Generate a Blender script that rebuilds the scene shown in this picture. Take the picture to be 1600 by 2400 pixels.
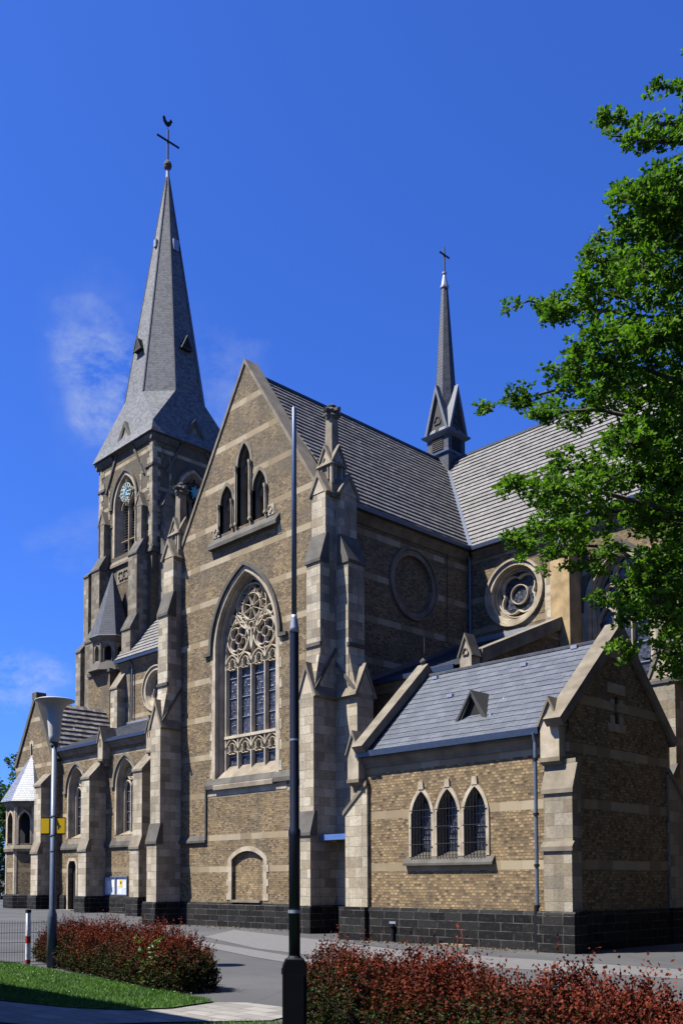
import bpy, bmesh, math, random
import numpy as np
from mathutils import Vector, Matrix
from mathutils.geometry import tessellate_polygon
R = math.radians
for o in list(bpy.data.objects): bpy.data.objects.remove(o)
sc = bpy.context.scene
COL = sc.collection
random.seed(7)
# ------------------------------------------------------------------ camera (level shift-lens view)
cam_d = bpy.data.cameras.new("camera"); cam = bpy.data.objects.new("camera", cam_d); COL.objects.link(cam)
cam_d.sensor_fit = 'VERTICAL'; cam_d.sensor_height = 36.0; cam_d.sensor_width = 24.0
cam_d.lens = 33.786; cam_d.shift_x = 0.0421; cam_d.shift_y = 0.31245
cam_d.clip_start = 0.1; cam_d.clip_end = 2000
rt = Vector((0.67746, 0.73556, -0.00114)); dn = Vector((-0.03964, 0.03496, -0.9986)); fw = Vector((-0.73449, 0.67656, 0.05284))
m = Matrix(((rt.x, -dn.x, -fw.x, 0), (rt.y, -dn.y, -fw.y, 0), (rt.z, -dn.z, -fw.z, 1.6), (0, 0, 0, 1)))
cam.matrix_world = m
sc.camera = cam
sc.render.resolution_x = 682; sc.render.resolution_y = 1024
# ------------------------------------------------------------------ light
SUN_AZ, SUN_EL = 31.0, 57.0         # azimuth: from -Y towards -X
sd = Vector((-math.sin(R(SUN_AZ)) * math.cos(R(SUN_EL)), -math.cos(R(SUN_AZ)) * math.cos(R(SUN_EL)), math.sin(R(SUN_EL))))
sl = bpy.data.lights.new("sun", 'SUN'); sl.energy = 5.0; sl.angle = R(0.5); sl.color = (1.0, 0.955, 0.88)
so = bpy.data.objects.new("sun", sl); COL.objects.link(so)
so.rotation_euler = (-sd).to_track_quat('-Z', 'Y').to_euler()
W = bpy.data.worlds.new("World"); sc.world = W; W.use_nodes = True
nt = W.node_tree; nt.nodes.clear()
def wn(t, **k):
    n = nt.nodes.new(t)
    for a, b in k.items(): setattr(n, a, b)
    return n
sky = wn('ShaderNodeTexSky'); sky.sky_type = 'NISHITA'; sky.sun_disc = False
sky.sun_elevation = R(SUN_EL); sky.sun_rotation = math.atan2(sd.x, sd.y)
sky.air_density = 1.0; sky.dust_density = 0.9; sky.ozone_density = 4.0
SKYTINT = (0.33, 0.63, 1.42, 1)
tint = wn('ShaderNodeMix', data_type='RGBA', blend_type='MULTIPLY'); tint.inputs[0].default_value = 1.0
nt.links.new(sky.outputs[0], tint.inputs[6]); tint.inputs[7].default_value = SKYTINT
tc = wn('ShaderNodeTexCoord')
nz = wn('ShaderNodeTexNoise'); nz.inputs['Scale'].default_value = 13.0; nz.inputs['Detail'].default_value = 9.0; nz.inputs['Roughness'].default_value = .68; nz.inputs['Distortion'].default_value = .15
mp = wn('ShaderNodeMapping'); mp.inputs['Scale'].default_value = (1, 1, 1.6)
nt.links.new(tc.outputs['Generated'], mp.inputs[0]); nt.links.new(mp.outputs[0], nz.inputs[0])
nw = wn('ShaderNodeTexNoise'); nw.inputs['Scale'].default_value = 6.0; nw.inputs['Detail'].default_value = 5.0; nt.links.new(mp.outputs[0], nw.inputs[0])
ws = wn('ShaderNodeVectorMath', operation='SUBTRACT'); nt.links.new(nw.outputs[1], ws.inputs[0]); ws.inputs[1].default_value = (.5, .5, .5)
wm = wn('ShaderNodeVectorMath', operation='SCALE'); nt.links.new(ws.outputs[0], wm.inputs[0]); wm.inputs['Scale'].default_value = .16
wa = wn('ShaderNodeVectorMath', operation='ADD'); nt.links.new(tc.outputs['Generated'], wa.inputs[0]); nt.links.new(wm.outputs[0], wa.inputs[1])
wz = wn('ShaderNodeVectorMath', operation='NORMALIZE'); nt.links.new(wa.outputs[0], wz.inputs[0])
def cloud(direction, c0, c1, dens, low=.40, high=.74):
    d = Vector(direction).normalized()
    dot = wn('ShaderNodeVectorMath', operation='DOT_PRODUCT'); nt.links.new(wz.outputs[0], dot.inputs[0]); dot.inputs[1].default_value = d
    mr = wn('ShaderNodeMapRange', interpolation_type='SMOOTHSTEP'); nt.links.new(dot.outputs['Value'], mr.inputs[0]); mr.inputs[1].default_value = c0; mr.inputs[2].default_value = c1
    m2 = wn('ShaderNodeMapRange'); nt.links.new(nz.outputs[0], m2.inputs[0]); m2.inputs[1].default_value = low; m2.inputs[2].default_value = high; m2.inputs[4].default_value = dens
    mm = wn('ShaderNodeMath', operation='MULTIPLY'); nt.links.new(mr.outputs[0], mm.inputs[0]); nt.links.new(m2.outputs[0], mm.inputs[1])
    return mm
CLOUDS = [((-0.754, 0.455, 0.473), .9976, .99995, .85), ((-0.745, 0.475, 0.468), .994, .9999, .15), ((-0.701, 0.538, 0.468), .9990, .99995, .30), ((-0.885, 0.425, 0.185), .9987, .99995, .9), ((-0.814, 0.481, 0.325), .9990, .99995, .16)]
acc = None
for c in CLOUDS:
    k = cloud(*c)
    if acc is None: acc = k
    else:
        ad = wn('ShaderNodeMath', operation='MAXIMUM'); nt.links.new(acc.outputs[0], ad.inputs[0]); nt.links.new(k.outputs[0], ad.inputs[1]); acc = ad
cm = wn('ShaderNodeMix', data_type='RGBA'); nt.links.new(acc.outputs[0], cm.inputs[0]); nt.links.new(tint.outputs[2], cm.inputs[6]); cm.inputs[7].default_value = (3.6, 4.2, 5.2, 1)
bg = wn('ShaderNodeBackground'); bg.inputs[1].default_value = 0.054
ow = wn('ShaderNodeOutputWorld'); nt.links.new(cm.outputs[2], bg.inputs[0]); nt.links.new(bg.outputs[0], ow.inputs[0])
sc.view_settings.view_transform = 'Standard'; sc.view_settings.look = 'None'
sc.view_settings.exposure = 1.48; sc.view_settings.gamma = 1.0; sc.view_settings.use_curve_mapping = False
sc.render.engine = 'CYCLES'

# ------------------------------------------------------------------ materials
ALB = .715      # all base colours darkened, with exposure raised, to deepen shade against the sky
class Mat:
    def __init__(s, name):
        s.m = bpy.data.materials.new(name); s.m.use_nodes = True; s.t = s.m.node_tree
        s.b = s.t.nodes['Principled BSDF']
    def n(s, t, **k):
        x = s.t.nodes.new(t)
        for a, b in k.items():
            if a.startswith('i_'): x.inputs[a[2:].replace('_', ' ')].default_value = b
            else: setattr(x, a, b)
        return x
    def l(s, a, b): s.t.links.new(a, b)
    def noise(s, scale, detail=4, vec=None, rough=.55):
        x = s.n('ShaderNodeTexNoise'); x.inputs['Scale'].default_value = scale; x.inputs['Detail'].default_value = detail; x.inputs['Roughness'].default_value = rough
        if vec is None: vec = s.pos()
        s.l(vec, x.inputs['Vector']); return x.outputs[0]
    def pos(s):
        if not hasattr(s, '_g'): s._g = s.n('ShaderNodeNewGeometry')
        return s._g.outputs['Position']
    def uv(s):
        if not hasattr(s, '_u'): s._u = s.n('ShaderNodeUVMap'); s._u.uv_map = 'UVMap'
        return s._u.outputs[0]
    def ramp(s, fac, stops, interp='LINEAR'):
        x = s.n('ShaderNodeValToRGB'); x.color_ramp.interpolation = interp
        e = x.color_ramp.elements
        while len(e) < len(stops): e.new(.5)
        for i, (p, c) in enumerate(stops):
            e[i].position = p; e[i].color = (*c, 1) if len(c) == 3 else c
        s.l(fac, x.inputs[0]); return x.outputs[0]
    def mix(s, fac, a, b, mode='MIX'):
        x = s.n('ShaderNodeMix', data_type='RGBA', blend_type=mode)
        for v, i in ((fac, 0), (a, 6), (b, 7)):
            if hasattr(v, 'links') or hasattr(v, 'is_linked'): s.l(v, x.inputs[i])
            elif i == 0: x.inputs[0].default_value = v
            else: x.inputs[i].default_value = (*v, 1) if len(v) == 3 else v
        return x.outputs[2]
    def mr(s, v, a, b, c=0., d=1.):
        x = s.n('ShaderNodeMapRange'); s.l(v, x.inputs[0]); x.inputs[1].default_value = a; x.inputs[2].default_value = b; x.inputs[3].default_value = c; x.inputs[4].default_value = d
        return x.outputs[0]
    def math(s, op, a, b=0., c=0.):
        x = s.n('ShaderNodeMath', operation=op)
        for v, i in ((a, 0), (b, 1), (c, 2)):
            if hasattr(v, 'is_linked'): s.l(v, x.inputs[i])
            else: x.inputs[i].default_value = v
        return x.outputs[0]
    def bricktex(s, w, h, mortar, vec=None, off=.5, squash=1.0, smooth=.1):
        x = s.n('ShaderNodeTexBrick'); x.offset = off; x.squash = squash
        x.inputs['Scale'].default_value = 1.0; x.inputs['Mortar Size'].default_value = mortar; x.inputs['Mortar Smooth'].default_value = smooth
        x.inputs['Brick Width'].default_value = w; x.inputs['Row Height'].default_value = h; x.inputs['Bias'].default_value = 0
        x.inputs['Color1'].default_value = (0, 0, 0, 1); x.inputs['Color2'].default_value = (1, 1, 1, 1); x.inputs['Mortar'].default_value = (.5, .5, .5, 1)
        s.l(vec if vec is not None else s.uv(), x.inputs['Vector'])
        return x.outputs['Color'], x.outputs['Fac']
    def bump(s, h, strength=.5, dist=.02):
        x = s.n('ShaderNodeBump'); x.inputs['Strength'].default_value = strength; x.inputs['Distance'].default_value = dist
        s.l(h, x.inputs['Height']); s.l(x.outputs[0], s.b.inputs['Normal'])
    def set(s, col, rough=.85, metal=0., spec=.3):
        if hasattr(col, 'is_linked'): s.l(s.mix(1.0, col, (ALB, ALB, ALB), 'MULTIPLY'), s.b.inputs['Base Color'])
        else: s.b.inputs['Base Color'].default_value = (*[q * ALB for q in col], 1)
        if hasattr(rough, 'is_linked'): s.l(rough, s.b.inputs['Roughness'])
        else: s.b.inputs['Roughness'].default_value = rough
        s.b.inputs['Metallic'].default_value = metal
        s.b.inputs['Specular IOR Level'].default_value = spec
        return s.m

def stone_color(M, w=.5, h=.29, tone=1.0, contrast=1.0):
    v, f = M.bricktex(w, h, .006)
    c = M.ramp(v, [(0, (.29 * tone, .235 * tone, .155 * tone)), (.18, (.355 * tone, .30 * tone, .208 * tone)), (.6, (.43 * tone, .372 * tone, .268 * tone)), (1, (.50 * tone, .448 * tone, .338 * tone))])
    n1 = M.noise(1.1, 5); c = M.mix(M.mr(n1, .48, .72, 0, .55), c, (.15 * tone, .125 * tone, .09 * tone))
    # single sooty blocks, more of them high up
    sp = M.n('ShaderNodeSeparateXYZ'); M.l(M.pos(), sp.inputs[0]); hz = M.mr(sp.outputs[2], 5, 13, .08, .42)
    sv, sf = M.bricktex(w * 1.0, h, .0, off=.5); wv = M.n('ShaderNodeTexWhiteNoise', noise_dimensions='1D'); M.l(sv, wv.inputs['W'])
    c = M.mix(M.math('MULTIPLY', M.math('LESS_THAN', wv.outputs[0], hz), .42), c, (.085 * tone, .075 * tone, .06 * tone))
    mpv = M.n('ShaderNodeMapping'); M.l(M.pos(), mpv.inputs[0]); mpv.inputs['Scale'].default_value = (2.6, 2.6, .22); stn = M.noise(1.0, 6, mpv.outputs[0], .6)
    c = M.mix(M.mr(stn, .54, .74, 0, .5), c, (.10 * tone, .088 * tone, .066 * tone))
    n2 = M.noise(14, 3); c = M.mix(1.0, c, M.ramp(n2, [(.3, (.8, .8, .8)), (.7, (1.12, 1.12, 1.12))]), 'MULTIPLY')
    c = M.mix(M.math('MULTIPLY', f, .75), c, (.13, .115, .09))
    return c, f
def m_stone(name='ashlar stone', w=.5, h=.29, tone=1.0):
    M = Mat(name); c, f = stone_color(M, w, h, tone)
    M.bump(M.math('SUBTRACT', M.noise(25, 3), f), .5, .012)
    return M.set(c, .9)
def m_trim(name, tone=1.0, tint=(1, 1, 1), stain=.5):
    M = Mat(name)
    c = M.ramp(M.noise(2.2, 6), [(.3, (.24 * tone * tint[0], .205 * tone * tint[1], .15 * tone * tint[2])), (.7, (.46 * tone * tint[0], .41 * tone * tint[1], .32 * tone * tint[2]))])
    c = M.mix(M.mr(M.noise(.9, 6), .5, .75, 0, stain), c, (.10 * tone, .09 * tone, .07 * tone))
    M.bump(M.noise(30, 3), .4, .01)
    return M.set(c, .9)
def m_brick(name, bands=(), tone=1.0, bw=.135, bh=.072, hb=.11, grime=.45, mort=.011, mcol=(.15, .125, .085)):
    M = Mat(name)
    # wobble the courses a little so that the rows are not ruler straight
    wob = M.n('ShaderNodeVectorMath', operation='ADD'); nn = M.n('ShaderNodeTexNoise'); nn.inputs['Scale'].default_value = 7.0; M.l(M.uv(), nn.inputs[0])
    sc2 = M.n('ShaderNodeVectorMath', operation='SCALE'); sub = M.n('ShaderNodeVectorMath', operation='SUBTRACT'); M.l(nn.outputs[1], sub.inputs[0]); sub.inputs[1].default_value = (.5, .5, .5)
    M.l(sub.outputs[0], sc2.inputs[0]); sc2.inputs['Scale'].default_value = .018; M.l(M.uv(), wob.inputs[0]); M.l(sc2.outputs[0], wob.inputs[1])
    v, f = M.bricktex(bw, bh, mort, wob.outputs[0], smooth=.3)
    t = tone
    c = M.ramp(v, [(0, (.062 * t, .045 * t, .027 * t)), (.15, (.113 * t, .08 * t, .043 * t)), (.5, (.186 * t, .13 * t, .065 * t)), (.8, (.243 * t, .173 * t, .088 * t)), (1, (.30 * t, .22 * t, .122 * t))])
    sp = M.noise(24, 3); c = M.mix(M.mr(sp, .55, .66, 0, .7), c, (.05 * t, .042 * t, .032 * t))
    c = M.mix(M.math('MULTIPLY', f, .7), c, tuple(q * t for q in mcol))
    g = M.noise(.55, 6); sq_ = M.n('ShaderNodeSeparateXYZ'); M.l(M.pos(), sq_.inputs[0]); zs_ = M.mr(sq_.outputs[2], 2, 20, -.10, .14)
    c = M.mix(M.mr(M.math('ADD', g, zs_), .44, .72, 0, min(.8, grime + .15)), c, (.082, .074, .058))
    mpv = M.n('ShaderNodeMapping'); M.l(M.pos(), mpv.inputs[0]); mpv.inputs['Scale'].default_value = (2.6, 2.6, .22); stn = M.noise(1.0, 6, mpv.outputs[0], .6)
    c = M.mix(M.mr(stn, .54, .74, 0, .5), c, (.055, .048, .036))
    ll = M.noise(1.7, 4); c = M.mix(1.0, c, M.ramp(ll, [(.3, (.82, .80, .78)), (.7, (1.18, 1.16, 1.1))]), 'MULTIPLY')
    hgt = M.math('SUBTRACT', M.noise(30, 3), f)
    if bands:
        sep = M.n('ShaderNodeSeparateXYZ'); M.l(M.pos(), sep.inputs[0]); z = sep.outputs[2]
        acc = None
        for b in bands:
            k = M.math('COMPARE', z, b, hb)
            acc = k if acc is None else M.math('MAXIMUM', acc, k)
        sv, sf = M.bricktex(.62, 5.0, .004)
        s = M.ramp(sv, [(0, (.20, .15, .085)), (.5, (.28, .22, .13)), (1, (.37, .31, .21))])
        s = M.mix(M.mr(M.noise(1.3, 5), .5, .75, 0, .55), s, (.13, .115, .09))
        s = M.mix(M.math('MULTIPLY', sf, .6), s, (.12, .1, .08))
        c = M.mix(acc, c, s)
        hgt = M.math('MAXIMUM', hgt, acc)
    M.bump(hgt, .7, .012)
    return M.set(c, .93)
def m_basalt():
    M = Mat('dark basalt plinth blocks')
    v, f = M.bricktex(.52, .21, .009, off=.37, squash=1.25, smooth=.2)
    c = M.ramp(v, [(0, (.006, .0062, .007)), (.6, (.0125, .0125, .013)), (1, (.025, .024, .022))])
    c = M.mix(M.mr(M.noise(9, 5), .5, .75, 0, .4), c, (.05, .047, .042))
    c = M.mix(M.mr(M.math('MULTIPLY', f, M.mr(M.noise(3.5, 3), .35, .65, .1, 1.)), 0, 1, 0, .8), c, (.16, .15, .13))
    M.bump(M.math('SUBTRACT', M.noise(20, 3), f), .6, .015)
    return M.set(c, .85, spec=.12)
def m_tiles(name, w=.24, h=.27, lo=(.13, .123, .115), hi=(.18, .171, .16)):
    M = Mat(name)
    v, f = M.bricktex(w, h, .008)
    c = M.ramp(v, [(0, lo), (.5, tuple((a + b) / 2 for a, b in zip(lo, hi))), (1, hi)])
    c = M.mix(M.mr(M.noise(1.0, 6), .45, .75, 0, .4), c, (.05, .05, .05))
    c = M.mix(M.math('MULTIPLY', f, .8), c, (.02, .02, .02))
    M.bump(M.math('SUBTRACT', M.noise(40, 2), f), .5, .01)
    return M.set(c, .62, spec=.4)
def m_slate(name, w, h, lo, hi, rough=.42, spec=.3, warp=.03, mort=.006, edge=.7):
    M = Mat(name)
    nn = M.n('ShaderNodeTexNoise'); nn.inputs['Scale'].default_value = 3.0; M.l(M.uv(), nn.inputs[0])
    sub = M.n('ShaderNodeVectorMath', operation='SUBTRACT'); M.l(nn.outputs[1], sub.inputs[0]); sub.inputs[1].default_value = (.5, .5, .5)
    sc2 = M.n('ShaderNodeVectorMath', operation='SCALE'); M.l(sub.outputs[0], sc2.inputs[0]); sc2.inputs['Scale'].default_value = warp
    wob = M.n('ShaderNodeVectorMath', operation='ADD'); M.l(M.uv(), wob.inputs[0]); M.l(sc2.outputs[0], wob.inputs[1])
    v, f = M.bricktex(w, h, mort, wob.outputs[0], smooth=.0)
    c = M.ramp(v, [(0, lo), (1, hi)])
    c = M.mix(M.mr(M.noise(2.5, 7, rough=.7), .45, .8, 0, .45), c, tuple(x * 1.45 for x in hi))
    c = M.mix(M.math('MULTIPLY', f, edge), c, tuple(x * .25 for x in lo))
    sep = M.n('ShaderNodeSeparateXYZ'); M.l(wob.outputs[0], sep.inputs[0])
    fr = M.math('FRACT', M.math('DIVIDE', sep.outputs[1], h))
    hh = M.math('ADD', M.math('MULTIPLY', fr, -1.0), M.math('MULTIPLY', v, .5))
    M.bump(M.math('SUBTRACT', hh, f), .5, .010)
    ro = M.mr(v, 0, 1, rough, rough + .12)
    return M.set(c, ro, spec=spec)
def m_plain(name, col, rough=.6, metal=0., spec=.4, var=.15, scale=8):
    M = Mat(name)
    c = M.ramp(M.noise(scale, 5), [(.3, tuple(x * (1 - var) for x in col)), (.7, tuple(x * (1 + var) for x in col))])
    return M.set(c, rough, metal, spec)
def m_glass():
    M = Mat('leaded window glass')
    v, f = M.bricktex(.09, .11, .006, off=0.5)
    c = M.ramp(v, [(0, (.010, .012, .018)), (.5, (.024, .028, .042)), (1, (.055, .06, .085))])
    c = M.mix(M.mr(M.noise(3.5, 6), .45, .7, 0, .7), c, (.075, .08, .105))
    c = M.mix(f, c, (.045, .048, .055))
    nzz = M.noise(9, 3); M.bump(M.math('ADD', nzz, M.math('MULTIPLY', v, .5)), .6, .03)
    return M.set(c, M.mr(v, 0, 1, .12, .4), spec=.5)
def m_asphalt():
    M = Mat('asphalt')
    c = M.ramp(M.noise(.35, 6), [(.35, (.036, .036, .039)), (.5, (.05, .05, .052)), (.66, (.07, .069, .07))])
    c = M.mix(M.mr(M.noise(70, 3), .35, .75, 0, .45), c, (.12, .12, .12))
    vor = M.n('ShaderNodeTexVoronoi', feature='DISTANCE_TO_EDGE'); vor.inputs['Scale'].default_value = .22; M.l(M.pos(), vor.inputs[0])
    c = M.mix(M.mr(vor.outputs[0], .0, .006, .35, 0), c, (.02, .02, .02))
    c = M.mix(M.mr(M.noise(1.6, 7, rough=.7), .55, .72, 0, .45), c, (.035, .035, .037))
    M.bump(M.noise(90, 3), .5, .008)
    return M.set(c, .88)
def m_leaf(name, lo, hi, trans=.3, rough=.45, big=1.2, spec=.35):
    M = Mat(name)
    g = M.n('ShaderNodeNewGeometry'); M._g = g
    rnd = M.n('ShaderNodeTexWhiteNoise', noise_dimensions='3D')
    sn = M.n('ShaderNodeVectorMath', operation='SNAP'); M.l(g.outputs['Position'], sn.inputs[0]); sn.inputs[1].default_value = (.09, .09, .09); M.l(sn.outputs[0], rnd.inputs[0])
    c = M.ramp(rnd.outputs[0], [(0, lo), (1, hi)])
    c = M.mix(1.0, c, M.ramp(M.noise(big, 3), [(.3, (.72, .78, .75)), (.7, (1.25, 1.18, 1.1))]), 'MULTIPLY')
    M.set(c, rough, spec=spec)
    tr = M.n('ShaderNodeBsdfTranslucent'); M.l(M.mix(1.0, c, (.9, 1.05, .42), 'MULTIPLY'), tr.inputs[0])
    ms = M.n('ShaderNodeMixShader'); ms.inputs[0].default_value = trans
    M.l(M.b.outputs[0], ms.inputs[1]); M.l(tr.outputs[0], ms.inputs[2])
    M.l(ms.outputs[0], M.t.nodes['Material Output'].inputs[0])
    return M.m
FB = (2.1, 3.27, 4.89, 6.35, 7.82, 9.28, 10.75, 12.25, 13.72, 15.1, 16.58, 18.0, 19.38)
m_brickT = m_brick('tuff brick with sandstone bands', FB)
m_brickS = m_brick('sacristy tuff brick with bands', (2.02, 3.45, 4.74, 5.92, 7.25), tone=1.2, bw=.13, bh=.075, grime=.2, mort=.012, mcol=(.09, .07, .045))
m_brickN = m_brick('nave tuff brick with bands', (10.05, 11.2, 12.4, 13.98))
m_brickA = m_brick('aisle tuff brick with bands', (2.25, 5.15, 8.02))
m_brickP = m_brick('plain tuff brick', (), tone=1.0)
m_brickF = m_brick('pale infill brick', (), tone=1.25, grime=.1)
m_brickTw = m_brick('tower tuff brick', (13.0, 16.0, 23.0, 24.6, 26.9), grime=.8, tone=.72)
m_st = m_stone(); m_stD = m_stone('weathered grey stone', tone=.72); m_quoin = m_stone('quoin blocks', .34, .3, 1.0)
m_tr = m_trim('pale carved stone', 1.05, (1, .96, .9)); m_trac = m_trim('pale tracery stone', 1.25, (1, .985, .95), .12)
m_jamb = m_trim('shade darkened carved stone', .5, (1, 1, .98), .6)  # darkened carved stone: paints shade into the sacristy window reveals
m_trG = m_trim('grey weathered coping stone', .50, (1.02, .98, .92), .5)
m_sill = m_trim('worn sill stone', .62, (1, .95, .88), .4)
m_trK = m_trim('dark weathered stone', .26, (.95, 1, 1.1), .6)
m_bas = m_basalt()
m_tile = m_tiles('concrete roof tiles')
m_tile2 = m_tiles('porch roof tiles', .3, .33, (.10, .085, .08), (.30, .28, .26))
m_slateS = m_slate('large blue slates', .34, .24, (.074, .083, .10), (.088, .098, .117), .45, .3, .06)
m_slateF = m_slate('small weathered slates', .16, .12, (.07, .073, .078), (.17, .175, .18), .6, .2, .06, edge=.5)
m_slateD = m_slate('dark slates', .2, .15, (.03, .034, .045), (.06, .068, .085), .55, .25, .04)
m_zinc = m_plain('zinc gutter sheet', (.07, .10, .16), .4, .6, .5)
m_lead = m_plain('lead flashing', (.34, .36, .40), .4, .5)
m_pipe = m_plain('grey blue downpipe', (.12, .15, .20), .35, .3)
m_gl = m_glass()
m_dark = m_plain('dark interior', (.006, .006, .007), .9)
m_iron = m_plain('wrought iron', (.012, .012, .015), .6, .5)
m_louv = m_plain('weathered louvre boards', (.035, .033, .03), .8)
m_wood = m_plain('dark oak door', (.02, .015, .012), .6)
m_gold = m_plain('pale gilded dial', (.45, .50, .42), .5, .2)
m_teal = m_plain('blue green dial paint', (.10, .38, .42), .5)
m_steel = m_plain('stainless flue', (.55, .57, .6), .3, .8)
# ------------------------------------------------------------------ mesh helpers
Z = Vector((0, 0, 1))
class Fr:
    """wall frame: a along the wall, z up, d outwards"""
    def __init__(s, o, u, n): s.o = Vector(o); s.u = Vector(u); s.n = Vector(n)
    def p(s, a, z, d=0.): return s.o + s.u * a + s.n * d + Z * z
def FS(y): return Fr((0, y, 0), (1, 0, 0), (0, -1, 0))       # faces -Y, a = x
def FE(x): return Fr((x, 0, 0), (0, 1, 0), (1, 0, 0))        # faces +X, a = y
def FW(x): return Fr((x, 0, 0), (0, 1, 0), (-1, 0, 0))       # faces -X, a = y
def FN(y): return Fr((0, y, 0), (1, 0, 0), (0, 1, 0))        # faces +Y, a = x
SPLIT = {'weathering', 'porch_wall', 'string_course', 'snow_hook', 'window_pier', 'ridge_tiles', 'clamp', 'back_panel', 'frame', 'window', 'gable_coping', 'cabinet_hinge', 'skylight_frame', 'niche_gablet', 'carved_panel', 'bracket', 'red_band', 'spirelet', 'stem'}
class MB:
    def __init__(s): s.v = []; s.f = []; s.m = []
    def poly(s, pts, mi=0):
        k = len(s.v); s.v += [tuple(p) for p in pts]; s.f.append(tuple(range(k, k + len(pts)))); s.m.append(mi)
    def fill(s, loops, mi=0):
        """flat polygon with holes, loops = lists of 3d points"""
        vs = [[Vector(p) for p in l] for l in loops]
        tr = tessellate_polygon(vs); k = len(s.v)
        for l in vs: s.v += [tuple(p) for p in l]
        for t in tr: s.f.append((k + t[0], k + t[1], k + t[2])); s.m.append(mi)
    def band(s, A, B, mi=0, closed=False):
        n = len(A)
        for i in range(n if closed else n - 1):
            j = (i + 1) % n; s.poly([A[i], A[j], B[j], B[i]], mi)
    def box(s, a, b, mi=0):
        x0, y0, z0 = a; x1, y1, z1 = b
        c = [(x0, y0, z0), (x1, y0, z0), (x1, y1, z0), (x0, y1, z0), (x0, y0, z1), (x1, y0, z1), (x1, y1, z1), (x0, y1, z1)]
        k = len(s.v); s.v += c
        for f in ((0, 3, 2, 1), (4, 5, 6, 7), (0, 1, 5, 4), (1, 2, 6, 5), (2, 3, 7, 6), (3, 0, 4, 7)): s.f.append(tuple(k + i for i in f)); s.m.append(mi)
    def prism(s, F, pts, d0, d1, mi=0):
        """pts (a,z) polygon in frame F extruded from d0 to d1"""
        A = [F.p(a, z, d0) for a, z in pts]; B = [F.p(a, z, d1) for a, z in pts]
        s.fill([B], mi); s.fill([A], mi); s.band(A, B, mi, True)
    def fbox(s, F, a0, a1, z0, z1, d0, d1, mi=0): s.prism(F, [(a0, z0), (a1, z0), (a1, z1), (a0, z1)], d0, d1, mi)
    def sideprism(s, F, prof, a0, a1, mi=0):
        """prof (d,z) polygon extruded along a"""
        A = [F.p(a0, z, d) for d, z in prof]; B = [F.p(a1, z, d) for d, z in prof]
        s.fill([A], mi); s.fill([B], mi); s.band(A, B, mi, True)
    def strip(s, F, pts, w, d0, d1, closed=False, mi=0, taper=.5):
        """moulded bar along a polyline (a,z)"""
        n = len(pts); L = []; Rr = []; l = []; r = []
        for i in range(n):
            p = Vector(pts[i]).to_2d()
            a = Vector(pts[i - 1]).to_2d() if (i > 0 or closed) else p
            b = Vector(pts[(i + 1) % n]).to_2d() if (i < n - 1 or closed) else p
            t1 = (p - a); t2 = (b - p)
            if t1.length < 1e-7: t1 = t2
            if t2.length < 1e-7: t2 = t1
            t1 = t1.normalized(); t2 = t2.normalized(); t = t1 + t2
            if t.length < 1e-5: t = t1
            t = t.normalized(); nn = Vector((-t.y, t.x)); k = 1 / max(.45, nn.dot(Vector((-t1.y, t1.x))))
            o = nn * (w / 2 * k); q = o * taper
            L.append(F.p(p.x + o.x, p.y + o.y, d0)); Rr.append(F.p(p.x - o.x, p.y - o.y, d0))
            l.append(F.p(p.x + q.x, p.y + q.y, d1)); r.append(F.p(p.x - q.x, p.y - q.y, d1))
        s.band(L, l, mi, closed); s.band(l, r, mi, closed); s.band(r, Rr, mi, closed)
        if not closed:
            s.poly([L[0], l[0], r[0], Rr[0]], mi); s.poly([L[-1], l[-1], r[-1], Rr[-1]], mi)
    def tube(s, pts, r, n=8, mi=0, cap=True):
        pts = [Vector(p) for p in pts]; rs = r if isinstance(r, (list, tuple)) else [r] * len(pts)
        rings = []; up = Vector((.3, .2, 1)).normalized()
        for i, p in enumerate(pts):
            t = (pts[min(i + 1, len(pts) - 1)] - pts[max(i - 1, 0)]).normalized()
            x = t.cross(Vector((1, 0, 0)) if abs(t.x) < .8 else Vector((0, 1, 0))).normalized()
            if rings and x.dot(px) < 0: pass
            px = x; y = t.cross(x)
            rings.append([p + (x * math.cos(2 * math.pi * k / n) + y * math.sin(2 * math.pi * k / n)) * rs[i] for k in range(n)])
        for a, b in zip(rings, rings[1:]): s.band(a, b, mi, True)
        if cap: s.poly(rings[0], mi); s.poly(rings[-1], mi)
    def lathe(s, c, prof, n=16, mi=0, rot=0.):
        """prof (r,z) about the vertical axis through c"""
        c = Vector(c)
        rings = [[c + Vector((r * math.cos(rot + 2 * math.pi * k / n), r * math.sin(rot + 2 * math.pi * k / n), z)) for k in range(n)] for r, z in prof]
        for a, b in zip(rings, rings[1:]): s.band(a, b, mi, True)
        s.poly(rings[0], mi); s.poly(rings[-1], mi)
    def parts(s):
        # split into connected pieces (shared corner positions)
        key = {}; par = list(range(len(s.v)))
        def fd(i):
            while par[i] != i: par[i] = par[par[i]]; i = par[i]
            return i
        for i, v in enumerate(s.v):
            k = (round(v[0], 3), round(v[1], 3), round(v[2], 3))
            if k in key: par[fd(i)] = fd(key[k])
            else: key[k] = i
        for f in s.f:
            for j in f[1:]: par[fd(j)] = fd(f[0])
        out = {}
        for f, mi in zip(s.f, s.m):
            m = out.setdefault(fd(f[0]), MB()); m.poly([s.v[j] for j in f], mi)
        return list(out.values())
    def build(s, name, mats, parent=None, smooth=False, uv=True, fix=True):
        if name in SPLIT:
            ps = s.parts()
            if 1 < len(ps) <= 60:
                first = None
                for q in ps:
                    o = q._build(name, mats, parent, smooth, uv, fix); first = first or o
                return first
        return s._build(name, mats, parent, smooth, uv, fix)
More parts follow.
